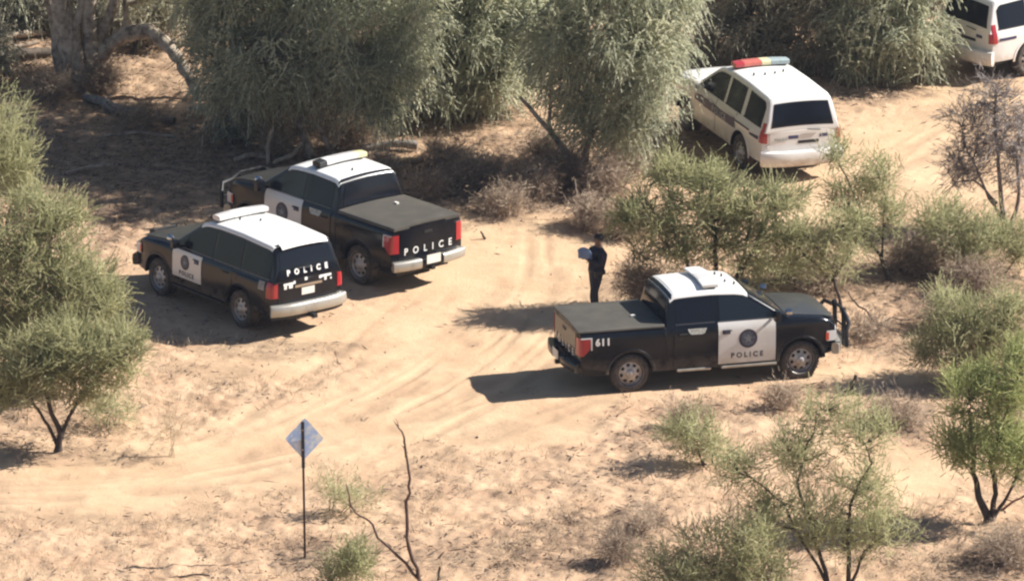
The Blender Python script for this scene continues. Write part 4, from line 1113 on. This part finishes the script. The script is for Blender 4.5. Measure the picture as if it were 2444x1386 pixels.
def solid(name, label, cat, pts, rs, m_, group=None, sides=10, seed=1, twigs=0):
    """bent log or pole: pts are (picture x, picture y of the ground under it, height m)"""
    rng = np.random.default_rng(seed)
    bx, by = G(pts[0][0], pts[0][1]); z = HZ(bx, by)
    root = thing(name, label, cat, (bx, by, z), group=group); mb = MB(); Q = []
    for (x, y, h) in pts: gx, gy = G(x, y); Q.append(np.array([gx - bx, gy - by, h]))
    P = []; R = []
    for k, (a, b) in enumerate(zip(Q[:-1], Q[1:])):
        w_ = wob(rng, a, b, 6, .03)[:-1]; P += list(w_); R += list(np.linspace(rs[k], rs[k + 1], 6)[:-1])
    P.append(Q[-1]); R.append(rs[-1]); R = [r * (1 + .12 * rng.normal()) for r in R]
    mb.tube([tuple(p) for p in P], R, sides); mb.build('stem', m_, root, angle=60)
    for t in range(twigs):
        k = rng.integers(2, len(P)); a = P[k]; tb = MB(); e = a + rng.normal(size=3) * [.25, .25, .1] + [0, 0, rng.uniform(.1, .35)]
        tb.tube([tuple(p) for p in wob(rng, a, e, 5, .1)], [R[k] * .3, R[k] * .25, R[k] * .2, .008, .005], 5); tb.build('twig', m_, root)
    return root
solid('arched_branch', 'thick arched fallen branch bending down right of the pale trunks', 'branch', [(185, 215, .15), (235, 205, .7), (300, 205, 1.25), (360, 215, 1.42), (410, 225, 1.05), (450, 235, .55), (480, 245, .05)], [.2, .19, .18, .17, .15, .13, .1], BARKL, seed=3, twigs=4)
solid('fallen_log', 'grey fallen log lying below the arched branch', 'log', [(205, 238, .10), (270, 268, .13), (340, 282, .12), (415, 296, .10)], [.11, .12, .11, .09], mat('weathered_wood', (.24, .215, .19), .85, noise=((.12, .10, .09), 7, .4, .65), bump=.6), seed=4, twigs=3)
solid('fallen_log', 'pale fallen log end behind the light bar of the covered-bed pickup', 'log', [(860, 365, .1), (930, 362, .16), (995, 362, .12)], [.07, .09, .1], mat('weathered_wood', (.3, .25, .2)), seed=5)
solid('fallen_log', 'yellowish sunlit log lying right of the covered-bed pickup roof', 'log', [(925, 392, .08), (1010, 388, .1)], [.09, .08], mat('yellow_wood', (.42, .30, .17), .85, noise=((.25, .17, .1), 8, .4, .6)), seed=6)
solid('fallen_log', 'reddish log lying in the shade at the far left', 'log', [(-30, 160, .12), (60, 150, .16), (120, 140, .12)], [.12, .13, .09], BARK, seed=61, twigs=2)

for i, (b, cr) in enumerate([((70, 75), [(60, 15, 80, 45, 0, 1.0), (120, 40, 50, 40, -.2, .8)]), ((340, 130), [(330, 25, 60, 35, .6, .9), (420, 15, 60, 35, .8, .9)]), ((0, 190), [(-20, 120, 50, 40, 0, .8)]), ((600, 330), [(580, 290, 60, 36, 0, .7)]), ((250, 90), [(250, 30, 50, 45, .5, .8)])]):
    tree('understorey_bush', ['shaded bush left of the thick pale trunks', 'shaded bush above the arched branch', 'small shaded bush on the far left edge', 'low bush among the stems of the broad tree', 'shaded bush right behind the pale trunks'][i], 'bush', b, cr, dict(DR, sprays=12, len=.45), 140 + i, stems=5, r0=.03, group='shaded bushes under the grove', leaf=WILLB, nclump=[110, 110, 40, 60, 60][i], bspread=.4)
PW = mat('weathered_wood_pale', (.42, .33, .25), .85, noise=((.2, .15, .11), 7, .4, .65), bump=.5)
for i, (pts, rs, lab) in enumerate([
    ([(0, 108, .08), (60, 102, .16), (110, 96, .1)], [.07, .08, .05], 'pale broken log in the shade, top left corner'), ([(30, 128, .06), (90, 122, .12)], [.06, .05], 'short sunlit log piece left of the pale trunks'),
    ([(640, 392, 0.0), (642, 391, .55), (650, 390, .8)], [.05, .045, .03], 'upright pale broken stem at the foot of the broad tree'), ([(652, 396, .1), (700, 390, .25), (722, 388, .5)], [.05, .045, .03], 'slanting pale branch at the foot of the broad tree'),
    ([(560, 388, .05), (600, 384, .12), (640, 385, .05)], [.05, .06, .05], 'pale wood piece left of the upright broken stem'), ([(455, 268, .05), (478, 300, .35)], [.04, .05], 'small pale stub beside the end of the fallen grey log'),
    ([(240, 330, .05), (330, 322, .08), (420, 330, .05)], [.035, .04, .03], 'thin branch lying in the shade left of the parked pickups'), ([(150, 420, .04), (260, 405, .08)], [.03, .035], 'thin dead branch in the shade above the big left bush')]):
    solid('dead_wood', lab, 'dead wood', pts, rs, PW, seed=200 + i, sides=8)

# --- green bushes
tree('green_bush', 'big yellow green bush at the left edge, tallest of the left bushes', 'bush', (70, 930),
     [(60, 600, 150, 130, 0, 1.3), (170, 700, 110, 120, -.2, 1.2), (20, 760, 120, 130, -.2, 1.2), (255, 715, 50, 60, 0, .7), (110, 520, 90, 60, .2, .8), (130, 800, 150, 80, -.3, 1.1), (300, 790, 32, 34, 0, .4)],
     UP, 1, stems=6, r0=.05, group=GB, nclump=620, bspread=.5)
tree('green_bush', 'bush with a forked dark trunk in front of the big left bush', 'bush', (135, 1075),
     [(70, 880, 100, 80, 0, .9), (200, 880, 110, 90, 0, 1.0), (290, 830, 70, 60, .1, .7), (150, 830, 110, 70, .1, .9), (10, 930, 50, 45, 0, .6)],
     UP, 2, r0=.055, group=GB, nclump=330, bark=BARKD,
     stempts=[([(138, 1075, 0), (145, 1030, 0), (120, 970, 0), (110, 900, 0)], .085, .03), ([(145, 1040, 0), (165, 990, 0), (200, 930, .1), (240, 880, .1)], .05, .02), ([(140, 1060, 0), (115, 1010, 0), (80, 960, 0), (60, 900, 0)], .045, .02)])
tree('green_bush', 'pale bush at the far left edge, above the big left bush', 'bush', (10, 560),
     [(20, 300, 65, 70, 0, .9), (-30, 380, 90, 90, 0, 1.0), (50, 400, 40, 60, 0, .6), (30, 450, 70, 50, -.1, .8)], UPS, 3, stems=4, r0=.04, group=GB, nclump=170, leaf=MESQ)
tree('green_bush', 'wide green bush between the whole white wagon and the 611 pickup', 'bush', (1700, 738),
     [(1560, 520, 75, 65, 0, .9), (1670, 490, 90, 75, .1, 1.1), (1780, 510, 85, 60, .1, 1.0), (1600, 425, 50, 45, .3, .7), (1690, 440, 55, 40, .2, .8), (1740, 590, 120, 60, -.1, .9), (1600, 600, 90, 50, -.1, .8), (1865, 480, 50, 35, .1, .6), (1500, 540, 40, 35, 0, .5), (1860, 580, 60, 40, 0, .6)],
     UP, 4, r0=.05, group=GB, nclump=400, leaf=MESQ, bark=BARKD,
     stempts=[([(1700, 738, 0), (1705, 620, 0), (1700, 540, 0), (1690, 440, .1)], .07, .02), ([(1665, 738, 0), (1635, 620, 0), (1600, 540, 0)], .045, .02), ([(1735, 738, 0), (1800, 600, 0), (1830, 520, 0), (1850, 450, 0)], .05, .02), ([(1725, 738, 0), (1775, 610, 0), (1790, 480, .1)], .045, .02)])
tree('green_bush', 'sparse bush with dark leaning stems, middle right, below the white wagon bumper', 'bush', (2008, 745),
     [(1930, 570, 60, 40, 0, .6), (2010, 540, 55, 45, 0, .6), (1900, 620, 50, 40, 0, .5), (1990, 620, 60, 35, 0, .5)],
     UPS, 5, r0=.035, group=GB, nclump=100, bark=BARKD,
     stempts=[([(2012, 748, 0), (1995, 690, 0), (1985, 640, 0), (1930, 570, 0)], .045, .015), ([(1990, 660, 0), (2030, 600, 0), (2025, 550, 0)], .03, .012), ([(1990, 670, 0), (1920, 610, 0), (1870, 560, .1)], .03, .012)])
tree('green_bush', 'sparse arching bush right of the white wagon bumper, thin dark stems', 'bush', (2122, 668),
     [(2030, 470, 60, 55, 0, .7), (2090, 420, 55, 45, .1, .7), (2120, 520, 45, 50, 0, .6), (2000, 380, 40, 35, .2, .5), (2060, 560, 40, 50, 0, .5)],
     UPS, 6, r0=.035, group=GB, nclump=150, bark=BARKD,
     stempts=[([(2124, 668, 0), (2100, 610, 0), (2060, 560, 0), (2050, 500, 0), (2000, 400, .1)], .05, .015), ([(2103, 620, 0), (2105, 560, 0), (2110, 480, 0)], .03, .012), ([(2062, 565, 0), (2030, 520, 0), (1990, 430, 0)], .03, .012)])
tree('green_bush', 'loose green bush against the right edge, beside the leafless tree', 'bush', (2330, 650),
     [(2250, 540, 60, 50, 0, .8), (2350, 560, 80, 55, -.1, .9), (2430, 590, 60, 50, 0, .7), (2300, 620, 60, 35, -.2, .6)], UPS, 7, stems=5, r0=.035, group=GB, nclump=210, bspread=.5)
tree('green_bush', 'bright green bush at the right edge, level with the 611 pickup', 'bush', (2340, 905),
     [(2290, 780, 80, 60, 0, .9), (2390, 760, 80, 70, .1, 1.0), (2330, 840, 120, 50, -.1, 1.0), (2220, 840, 50, 35, 0, .6), (2250, 720, 40, 40, .1, .5)], UPS, 8, stems=5, r0=.04, group=GB, nclump=330, leaf=MESQ, bspread=.5)
tree('green_bush', 'bright green tree at the lower right edge with two dark trunks', 'tree', (2362, 1245),
     [(2310, 960, 75, 70, 0, .9), (2400, 940, 80, 80, 0, 1.0), (2350, 1060, 110, 60, 0, 1.0), (2280, 1070, 55, 60, 0, .7), (2430, 1080, 70, 80, 0, .9), (2430, 880, 60, 50, .1, .8)],
     UP, 9, r0=.06, group=GB, nclump=270, leaf=MESQG, bark=BARKD,
     stempts=[([(2362, 1248, 0), (2335, 1190, 0), (2320, 1130, 0), (2310, 1000, 0)], .10, .03), ([(2366, 1248, 0), (2375, 1180, 0), (2360, 1110, 0), (2400, 980, 0)], .07, .03), ([(2368, 1240, 0), (2400, 1190, 0), (2440, 1100, 0)], .05, .02)])
tree('green_bush', 'airy bush in the lower right with a tall thin dark trunk', 'bush', (2022, 1420),
     [(1900, 1080, 80, 70, .2, .8), (2040, 1030, 90, 60, .2, .9), (1960, 980, 70, 40, .3, .7), (1760, 1120, 60, 55, 0, .7), (2060, 1160, 70, 50, 0, .7), (2110, 1250, 80, 60, -.1, .8), (1930, 1230, 90, 70, 0, .8), (2010, 1290, 80, 50, 0, .7), (1830, 1210, 50, 50, .2, .6)],
     UPS, 10, r0=.05, group=GB, nclump=320, leaf=MESQ, bark=BARKD,
     stempts=[([(2022, 1420, 0), (2020, 1290, 0), (2025, 1200, 0), (2075, 1100, 0)], .055, .02), ([(1975, 1400, 0), (1940, 1250, .1), (1900, 1150, .2), (1925, 1050, .2)], .05, .015), ([(2024, 1400, 0), (2060, 1310, 0), (2120, 1260, 0)], .04, .015), ([(1980, 1400, 0), (1870, 1200, .1), (1770, 1120, 0)], .035, .012)])
tree('green_bush', 'dense bush cut by the bottom edge, left of the airy bush', 'bush', (1700, 1450),
     [(1700, 1330, 110, 70, 0, 1.0), (1600, 1370, 90, 50, 0, .9), (1790, 1270, 80, 70, 0, .9), (1820, 1370, 90, 60, 0, .9), (1730, 1420, 150, 40, 0, 1.0)], UPS, 16, stems=5, r0=.04, group=GB, nclump=300, leaf=MESQ, bspread=.5)
tree('green_bush', 'small low bush above the leafy airy bush, left of the stump', 'bush', (1690, 1110),
     [(1650, 1040, 70, 40, 0, .6), (1700, 1080, 60, 30, 0, .5), (1640, 1120, 50, 40, 0, .5)], UPS, 17, stems=4, r0=.025, group=GB, nclump=90, leaf=MESQ)
tree('green_bush', 'faint wispy bush beside the sign post', 'bush', (800, 1225), [(790, 1170, 45, 35, 0, .4), (850, 1190, 60, 20, 0, .4)], dict(UPS, leaves=8), 18, stems=4, r0=.015, group=GB, nclump=38, leaf=MESQ)
tree('green_bush', 'small green bush on the bottom edge between the sign and bare snag', 'bush', (840, 1400), [(840, 1340, 45, 45, 0, .5), (800, 1380, 40, 25, 0, .4)], UPS, 19, stems=4, r0=.015, group=GB, nclump=70, leaf=MESQ)
tree('green_bush', 'thin low bush right of the forked left trunk', 'bush', (270, 1015), [(270, 975, 60, 28, 0, .5)], dict(UPS, leaves=9), 20, stems=4, r0=.015, group=GB, nclump=36, leaf=MESQ)
tree('green_bush', 'low green bush in front of the bonnet of the 611 pickup', 'bush', (1900, 690), [(1880, 640, 100, 45, 0, .8), (1800, 640, 60, 40, .1, .6), (1990, 660, 50, 30, 0, .5)], dict(UPS, leaves=11), 22, stems=5, r0=.025, group=GB, nclump=120, leaf=MESQ, bspread=.4)

# --- dry leafless things
DB = dict(sprays=12, len=.45, leaves=7, out=.7, up=.35, spread=.10, droop=.15, jit=.55, ll=.16, lw=.010)
DBT = dict(sprays=10, len=.55, leaves=8, out=.5, up=.5, spread=.06, droop=.10, jit=.35, ll=.20, lw=.008)
dry = [((1130, 440), 90, 40, 'dry brown brush left of the drooping pale tree foot'), ((1260, 470), 80, 40, 'dry brush in front of the leaning stems of the pale tree'), ((1200, 510), 60, 30, 'lowest dry brush right of the covered-bed pickup tailgate'),
       ((1060, 400), 60, 35, 'dry brush behind the covered-bed pickup tailgate'), ((1350, 440), 60, 50, 'dry brush at the foot of the drooping pale tree'), ((1440, 470), 50, 50, 'pinkish dry brush right of the pale tree foot'), ((1400, 540), 45, 40, 'dry brush just above the standing person'),
       ((1500, 420), 50, 30, 'dry brush under the pale tree, left of the wagon'), ((1530, 735), 65, 60, 'grey dry brush behind the cab of the 611 pickup'), ((2180, 640), 80, 40, 'dry brush between the arching bush and right edge'), ((2240, 780), 60, 35, 'dry brush at right, level with the 611 pickup roof'),
       ((2140, 1010), 70, 25, 'dark low brush right of the stump'), ((1530, 1265), 26, 16, 'dark low brush below the empty sand, bottom middle'), ((1860, 975), 40, 22, 'dark tangled brush in front of the 611 pickup front wheel'), ((1630, 1020), 40, 20, 'small dark brush above the low bush'),
       ((1010, 470), 50, 25, 'small dry brush above the covered-bed pickup tailgate corner'), ((1300, 390), 70, 40, 'dry brush under the left limbs of the pale tree'), ((1480, 560), 40, 35, 'wispy dry brush right of the standing person head'), ((1960, 700), 60, 30, 'dry brush at the foot of the leaning stems'),
       ((2330, 700), 80, 40, 'brown brush near the right edge under the leafless tree'), ((2400, 1340), 80, 30, 'dry brush in the lower right corner'), ((2060, 800), 60, 22, 'dry brush by the fallen branch'), ((1440, 1300), 40, 12, 'low grey brush on the open ground, bottom middle'),
       ((235, 218), 55, 40, 'dark brush in the angle between the pale trunks and arched branch'), ((110, 232), 60, 30, 'dark brush left of the foot of the pale trunks'), ((830, 352), 60, 40, 'tangle of dead twigs right of the broad tree stems'), ((660, 372), 60, 40, 'tangle of dead twigs among the broad tree stems'), ((330, 300), 70, 20, 'low dead brush below the fallen grey log'),
       ((560, 320), 60, 35, 'dry brush left of the broad tree stems'), ((1640, 700), 60, 25, 'dry brush behind the roof of the 611 pickup'), ((1470, 1345), 25, 30, 'small dark tuft near the bottom edge'), ((900, 420), 60, 25, 'brush beside the roof of the covered-bed pickup')]
for i, (b, w_, h_, lab) in enumerate(dry):
    tree('dry_brush', lab, 'brush', b, [(b[0], b[1] - h_ * .8, w_ * .8, h_ * .8, 0, w_ / 130), (b[0] + w_ * .3, b[1] - h_ * .5, w_ * .5, h_ * .5, -.2, w_ / 170)], DB, 60 + i, stems=5, r0=.012, group='dry leafless brush', bark=TWIG, leaf=DRYL, nclump=int(40 + w_ * h_ / 45), bspread=.4)
tree('dry_weed', 'pale dry upright weed left of the sign', 'weed', (408, 1082), [(408, 1010, 22, 45, 0, .3)], dict(DBT, sprays=5), 89, stems=4, r0=.012, bark=mat('pale_straw_stem', (.45, .36, .25), .9), leaf=MATS['straw_pale'], nclump=14)
tree('leafless_tree', 'grey leafless tree with fine twigs at the right edge', 'tree', (2405, 545),
     [(2330, 330, 50, 80, 0, .7), (2400, 300, 60, 90, .1, .8), (2300, 400, 45, 50, 0, .5), (2430, 380, 50, 70, 0, .7), (2370, 230, 40, 50, .1, .5), (2290, 300, 40, 60, 0, .5)],
     dict(DBT, lw=.014), 90, r0=.06, bark=mat('grey_twigs', (.26, .23, .215), .9, noise=((.09, .07, .07), 8, .4, .6)), leaf=leafmat('grey_dry_twigs', [(.14, .12, .11), (.27, .235, .22), (.46, .41, .38)], .1), nclump=160,
     stempts=[([(2405, 545, 0), (2385, 440, 0), (2375, 330, 0), (2370, 200, 0)], .07, .02), ([(2408, 545, 0), (2430, 450, 0), (2425, 320, 0), (2440, 250, 0)], .055, .015), ([(2400, 540, 0), (2360, 470, 0), (2330, 400, 0), (2290, 320, 0)], .045, .012), ([(2378, 480, 0), (2320, 425, 0), (2280, 430, 0), (2250, 460, 0)], .03, .01)])
def pole_tree(name, label, cat, base, stems_, m_, seed, twigs=0):
    rng = np.random.default_rng(seed); bx, by = G(*base); z = HZ(bx, by); sc_ = 111.0 * 210 / (210 + by * .95)
    root = thing(name, label, cat, (bx, by, z))
    for nm, pts, ra, rb in stems_:
        Q = [np.array([(x - base[0]) / sc_, dy, (base[1] - y - dy * 32) / (sc_ * .957)]) for x, y, dy in pts]; P = []
        for a, b in zip(Q[:-1], Q[1:]): P += list(wob(rng, a, b, 4, .05))[:-1]
        P.append(Q[-1]); n = len(P); mb = MB(); mb.tube([tuple(p) for p in P], [max(.004, (ra + (rb - ra) * i / (n - 1)) * (1 + .1 * rng.normal())) for i in range(n)], 8)
        mb.build(nm, m_, root, angle=60)
    return root
SNAG = mat('brown_dead_wood', (.13, .075, .055), .85, noise=((.07, .04, .032), 9, .4, .6))
pole_tree('dead_snag', 'bare forked snag with one tall and one leaning limb, bottom centre', 'snag', (1005, 1392),
          [('limb', [(1005, 1395, 0), (985, 1340, 0), (972, 1265, 0), (978, 1180, 0), (974, 1125, 0), (965, 1065, 0), (962, 1045, 0), (945, 1018, 0)], .045, .012),
           ('limb', [(1000, 1385, 0), (950, 1330, 0), (890, 1255, 0), (860, 1235, 0), (835, 1200, 0), (827, 1160, 0)], .035, .010),
           ('twig', [(945, 1018, 0), (938, 1008, 0)], .008, .005), ('twig', [(950, 1022, 0), (942, 1004, 0)], .008, .004), ('twig', [(964, 1075, 0), (957, 1066, 0)], .010, .005), ('twig', [(850, 1222, 0), (825, 1203, 0)], .012, .006)], SNAG, 5)
pole_tree('dead_stump', 'dark splintered stump right of the 611 pickup front wheel', 'stump', (2037, 942), [('stem', [(2035, 945, 0), (2033, 925, 0), (2042, 893, 0)], .075, .03), ('root', [(2020, 938, 0), (2040, 932, 0), (2056, 940, 0)], .07, .05)], BARKD, 6)
pole_tree('fallen_branch', 'dark fallen branch lying right of the 611 pickup push bar', 'branch', (2140, 795), [('stem', [(2145, 798, 0), (2090, 775, 0), (2050, 735, .2), (2025, 700, .3)], .035, .015), ('twig', [(2090, 775, 0), (2130, 760, .2), (2180, 765, .3)], .02, .01)], BARKD, 7)
pole_tree('dead_stick', 'thin stick poking up left of the standing person', 'stick', (1150, 572), [('stem', [(1158, 572, 0), (1152, 560, 0), (1147, 553, 0)], .03, .015)], BARKD, 8)
pole_tree('dead_stick', 'short dark stick on the bottom edge right of the snag', 'stick', (1045, 1386), [('stem', [(1045, 1390, 0), (1046, 1370, 0), (1049, 1352, 0)], .035, .02)], BARKD, 9)
pole_tree('dead_stick', 'reddish brown stick lying at the lower right edge', 'stick', (2390, 1215), [('stem', [(2385, 1222, 0), (2420, 1195, 0), (2470, 1165, 0)], .03, .02)], mat('red_brown_wood', (.20, .07, .05), .8), 10)
pole_tree('bleached_stick', 'small pale curved stick right of the arching bush', 'stick', (2208, 605), [('stem', [(2205, 605, 0), (2205, 585, 0), (2215, 565, 0)], .03, .02)], mat('bleached_wood', (.55, .5, .43), .8), 11)
pole_tree('fallen_branch', 'dark flat branch on the ground near the bottom left of the sign', 'branch', (400, 1378), [('stem', [(385, 1382, 0), (440, 1374, 0), (500, 1371, 0)], .03, .015)], BARKD, 12)
# curved pale stems at the foot of the pale tree
for i, (b, pts) in enumerate([((1370, 520), [(1378, 530, 0), (1368, 500, 0), (1376, 460, 0), (1371, 430, 0)]), ((1450, 480), [(1450, 482, 0), (1440, 450, 0), (1446, 420, 0)]), ((1760, 320), [(1760, 330, 0), (1750, 300, 0)])][:2]):
    pole_tree('bent_root', ['pale curved root hanging below the pale tree foot', 'pale curved root right of the pale tree foot'][i], 'root', b, [('stem', pts, .025, .015)], mat('pale_root', (.30, .25, .20), .9), 14 + i)

# --- sign seen from behind
def sign():
    bx, by = G(728, 1332); z = HZ(bx, by); s = 1 / 113.5
    r = thing('road_sign', 'diamond road sign on a thin brown post, seen from behind', 'sign', (bx, by, z))
    zc_ = (1332 - 1070) / 108.5; h = .415
    mb = MB(); n = 4; cr = .04
    out = []
    for k in range(4):
        a = PI / 2 * k; c = Vector((math.cos(a) * h, 0, math.sin(a) * h)); t1 = Vector((math.cos(a + 2.356), 0, math.sin(a + 2.356))); t2 = Vector((math.cos(a - 2.356), 0, math.sin(a - 2.356)))
        out += [c + t2 * cr, c + (t1 + t2) * cr * .3, c + t1 * cr]
    F = [(p.x * .93, -.002, p.z) for p in out]; B = [(p.x * .93, .002, p.z) for p in out]
    mb.add(F, [tuple(range(12))]); mb.add(B, [tuple(range(11, -1, -1))]); mb.grid([F, B], closed_v=True)
    pl = mb.build('sign_plate', mat('sign_back_sky_blue', (.42, .56, .84), .45, metal=.0, noise=((.80, .80, .78), 5.5, .45, .6)), r)  # blue sky reflection put into the aluminium plate's base colour
    pl.location = (-.02, .03, zc_); pl.rotation_euler = (rad(-8), rad(3), rad(12))
    P = mat('brown_steel_post', (.085, .05, .045), .7, noise=((.14, .08, .065), 8, .4, .6))
    mb = MB(); mb.box(-.022, .022, -.03, .005, -.1, 1.9); mb.box(-.022, -.014, -.045, -.03, -.1, 1.9); mb.box(.014, .022, -.045, -.03, -.1, 1.9)
    po = mb.build('post', P, r, smooth=False); po.rotation_euler = (0, rad(-1.1), 0)
    mb = MB(); mb.box(-.032, .032, -.05, .012, 1.84, zc_ + .36); up_ = mb.build('upper_post', mat('dark_steel_post', (.018, .018, .035), .5), r, smooth=False); up_.rotation_euler = (0, rad(-1.1), 0)
    mb = MB()
    for zz in (zc_ - .2, zc_ + .2): mb.tube([(-.045, -.06, zz), (-.045, .035, zz)], .012, 8)
    mb.build('bolt', CHROME, r)
sign()

# --- ground cover nobody could count
def inside(rng, n, dens):
    """random ground places in view, kept with probability dens(x, y, packed, litter)"""
    px = rng.uniform(-60, 2500, n); py = rng.uniform(-40, 1440, n)
    d = _f[None] * FPX + _r[None] * (px - 1222)[:, None] - _u[None] * (py - 693)[:, None]
    t = -_C[2] / d[:, 2]; X = _C[0] + d[:, 0] * t; Y = _C[1] + d[:, 1] * t
    tr, dk, ru = masks(X, Y); k = rng.random(n) < dens(X, Y, tr, dk)
    X, Y, tr, dk = X[k], Y[k], tr[k], dk[k]
    f = vflat(X, Y); Z = height(X, Y) * (1 - f)
    return X, Y, Z, tr, dk, f
def grass():
    rng = np.random.default_rng(5)
    def dens(X, Y, tr, dk): 
        n = fbm(X * 1.3 + 40, Y * 1.0 + 7, 3); return np.clip((n - .42) * 5, .04, 1) * (1 - tr) ** 2
    X, Y, Z, tr, dk, f = inside(rng, 150000, dens)
    k = f < .35; X, Y, Z, dk = X[k], Y[k], Z[k], dk[k]
    n = len(X); ln = rng.gamma(3, .028, n) + .03; w_ = rng.uniform(.006, .014, n)
    d = unit(np.stack([rng.normal(size=n) * .6, rng.normal(size=n) * .6, np.abs(rng.normal(size=n)) * .6 + .7], -1))
    p = np.stack([X, Y, Z], -1) + d * (ln / 2)[:, None]
    V = strips(rng, p, d, ln, w_)
    o = quads('dry_grass', V, .62 + rng.normal(size=n) * .2 - dk * .3, leafmat('straw', [(.13, .09, .06), (.32, .24, .155), (.50, .40, .27), (.68, .57, .42)], .3)); tag(o, kind='stuff', label='short dry straw grass on the sandy ground', cat='grass')
    # dead twigs and leaves lying about
    def dens2(X, Y, tr, dk):
        n = fbm(X * 1.7 + 4, Y * 1.2 + 77, 3); return np.clip(dk * .9 + np.clip((n - .52) * 3, 0, .5), 0.03, 1) * (1 - tr * .93)
    X, Y, Z, tr, dk, f = inside(rng, 90000, dens2); n = len(X)
    d = unit(np.stack([rng.normal(size=n), rng.normal(size=n), rng.normal(size=n) * .25 + .12], -1)); ln = rng.gamma(2, .055, n) + .03
    p = np.stack([X, Y, Z + .015 + rng.random(n) * .05], -1)
    V = strips(rng, p, d, ln, rng.uniform(.008, .03, n))
    o = quads('leaf_litter', V, rng.random(n) * .9 - dk * .1, leafmat('litter', [(.05, .035, .027), (.10, .07, .05), (.19, .14, .10), (.36, .28, .20)], .1)); tag(o, kind='stuff', label='dead twigs and leaves scattered on the ground', cat='litter')
def pebbles():
    rng = np.random.default_rng(6)
    X, Y, Z, tr, dk, f = inside(rng, 9000, lambda X, Y, tr, dk: .08 + .6 * (1 - tr)); n = len(X)
    r = rng.gamma(2.0, .006, n) + .005
    B = np.array([(1, 0, 0), (0, 1, 0), (-1, 0, 0), (0, -1, 0), (0, 0, .8), (0, 0, -.5)], float)
    T = np.array([(0, 1, 4), (1, 2, 4), (2, 3, 4), (3, 0, 4), (1, 0, 5), (2, 1, 5), (3, 2, 5), (0, 3, 5)])
    a = rng.random(n) * 6.3; c, s = np.cos(a), np.sin(a)
    V = B[None] * rng.uniform(.6, 1.3, (n, 6, 1)) * r[:, None, None]; x = V[..., 0] * c[:, None] - V[..., 1] * s[:, None]; y = V[..., 0] * s[:, None] + V[..., 1] * c[:, None]
    V = np.stack([x + X[:, None], y + Y[:, None], V[..., 2] + Z[:, None] + r[:, None] * .3], -1).reshape(-1, 3)
    F = (T[None] + (np.arange(n) * 6)[:, None, None]).reshape(-1, 3)
    me = bpy.data.meshes.new('pebbles'); me.from_pydata([], [], []); me.vertices.add(len(V)); me.vertices.foreach_set('co', V.ravel().astype(np.float32))
    me.loops.add(F.size); me.loops.foreach_set('vertex_index', F.ravel().astype(np.int32)); me.polygons.add(len(F)); me.polygons.foreach_set('loop_start', (np.arange(len(F)) * 3).astype(np.int32)); me.update(calc_edges=True)
    me.materials.append(mat('pebble_stone', (.46, .34, .25), .9, noise=((.26, .19, .15), 2.5, .4, .6)))
    o = bpy.data.objects.new('pebbles', me); C.objects.link(o); tag(o, kind='stuff', label='small stones scattered on the sandy ground', cat='stones')
grass(); pebbles()
# ------------------------------------------------------------------ thin air between the helicopter and the ground
def haze():
    mb = MB(); mb.box(-1100, 1100, -1100, 1100, -2.5, 75)
    M = bpy.data.materials.new('haze'); M.use_nodes = True; t = M.node_tree; t.nodes.remove(t.nodes['Principled BSDF'])
    v = t.nodes.new('ShaderNodeVolumePrincipled'); v.inputs['Color'].default_value = (.66, .76, 1, 1); v.inputs['Density'].default_value = .00008; v.inputs['Anisotropy'].default_value = .2
    t.links.new(v.outputs[0], t.nodes['Material Output'].inputs['Volume'])
    o = mb.build('haze', M, smooth=False); tag(o, kind='stuff', label='thin pale air haze over the whole place')
haze()
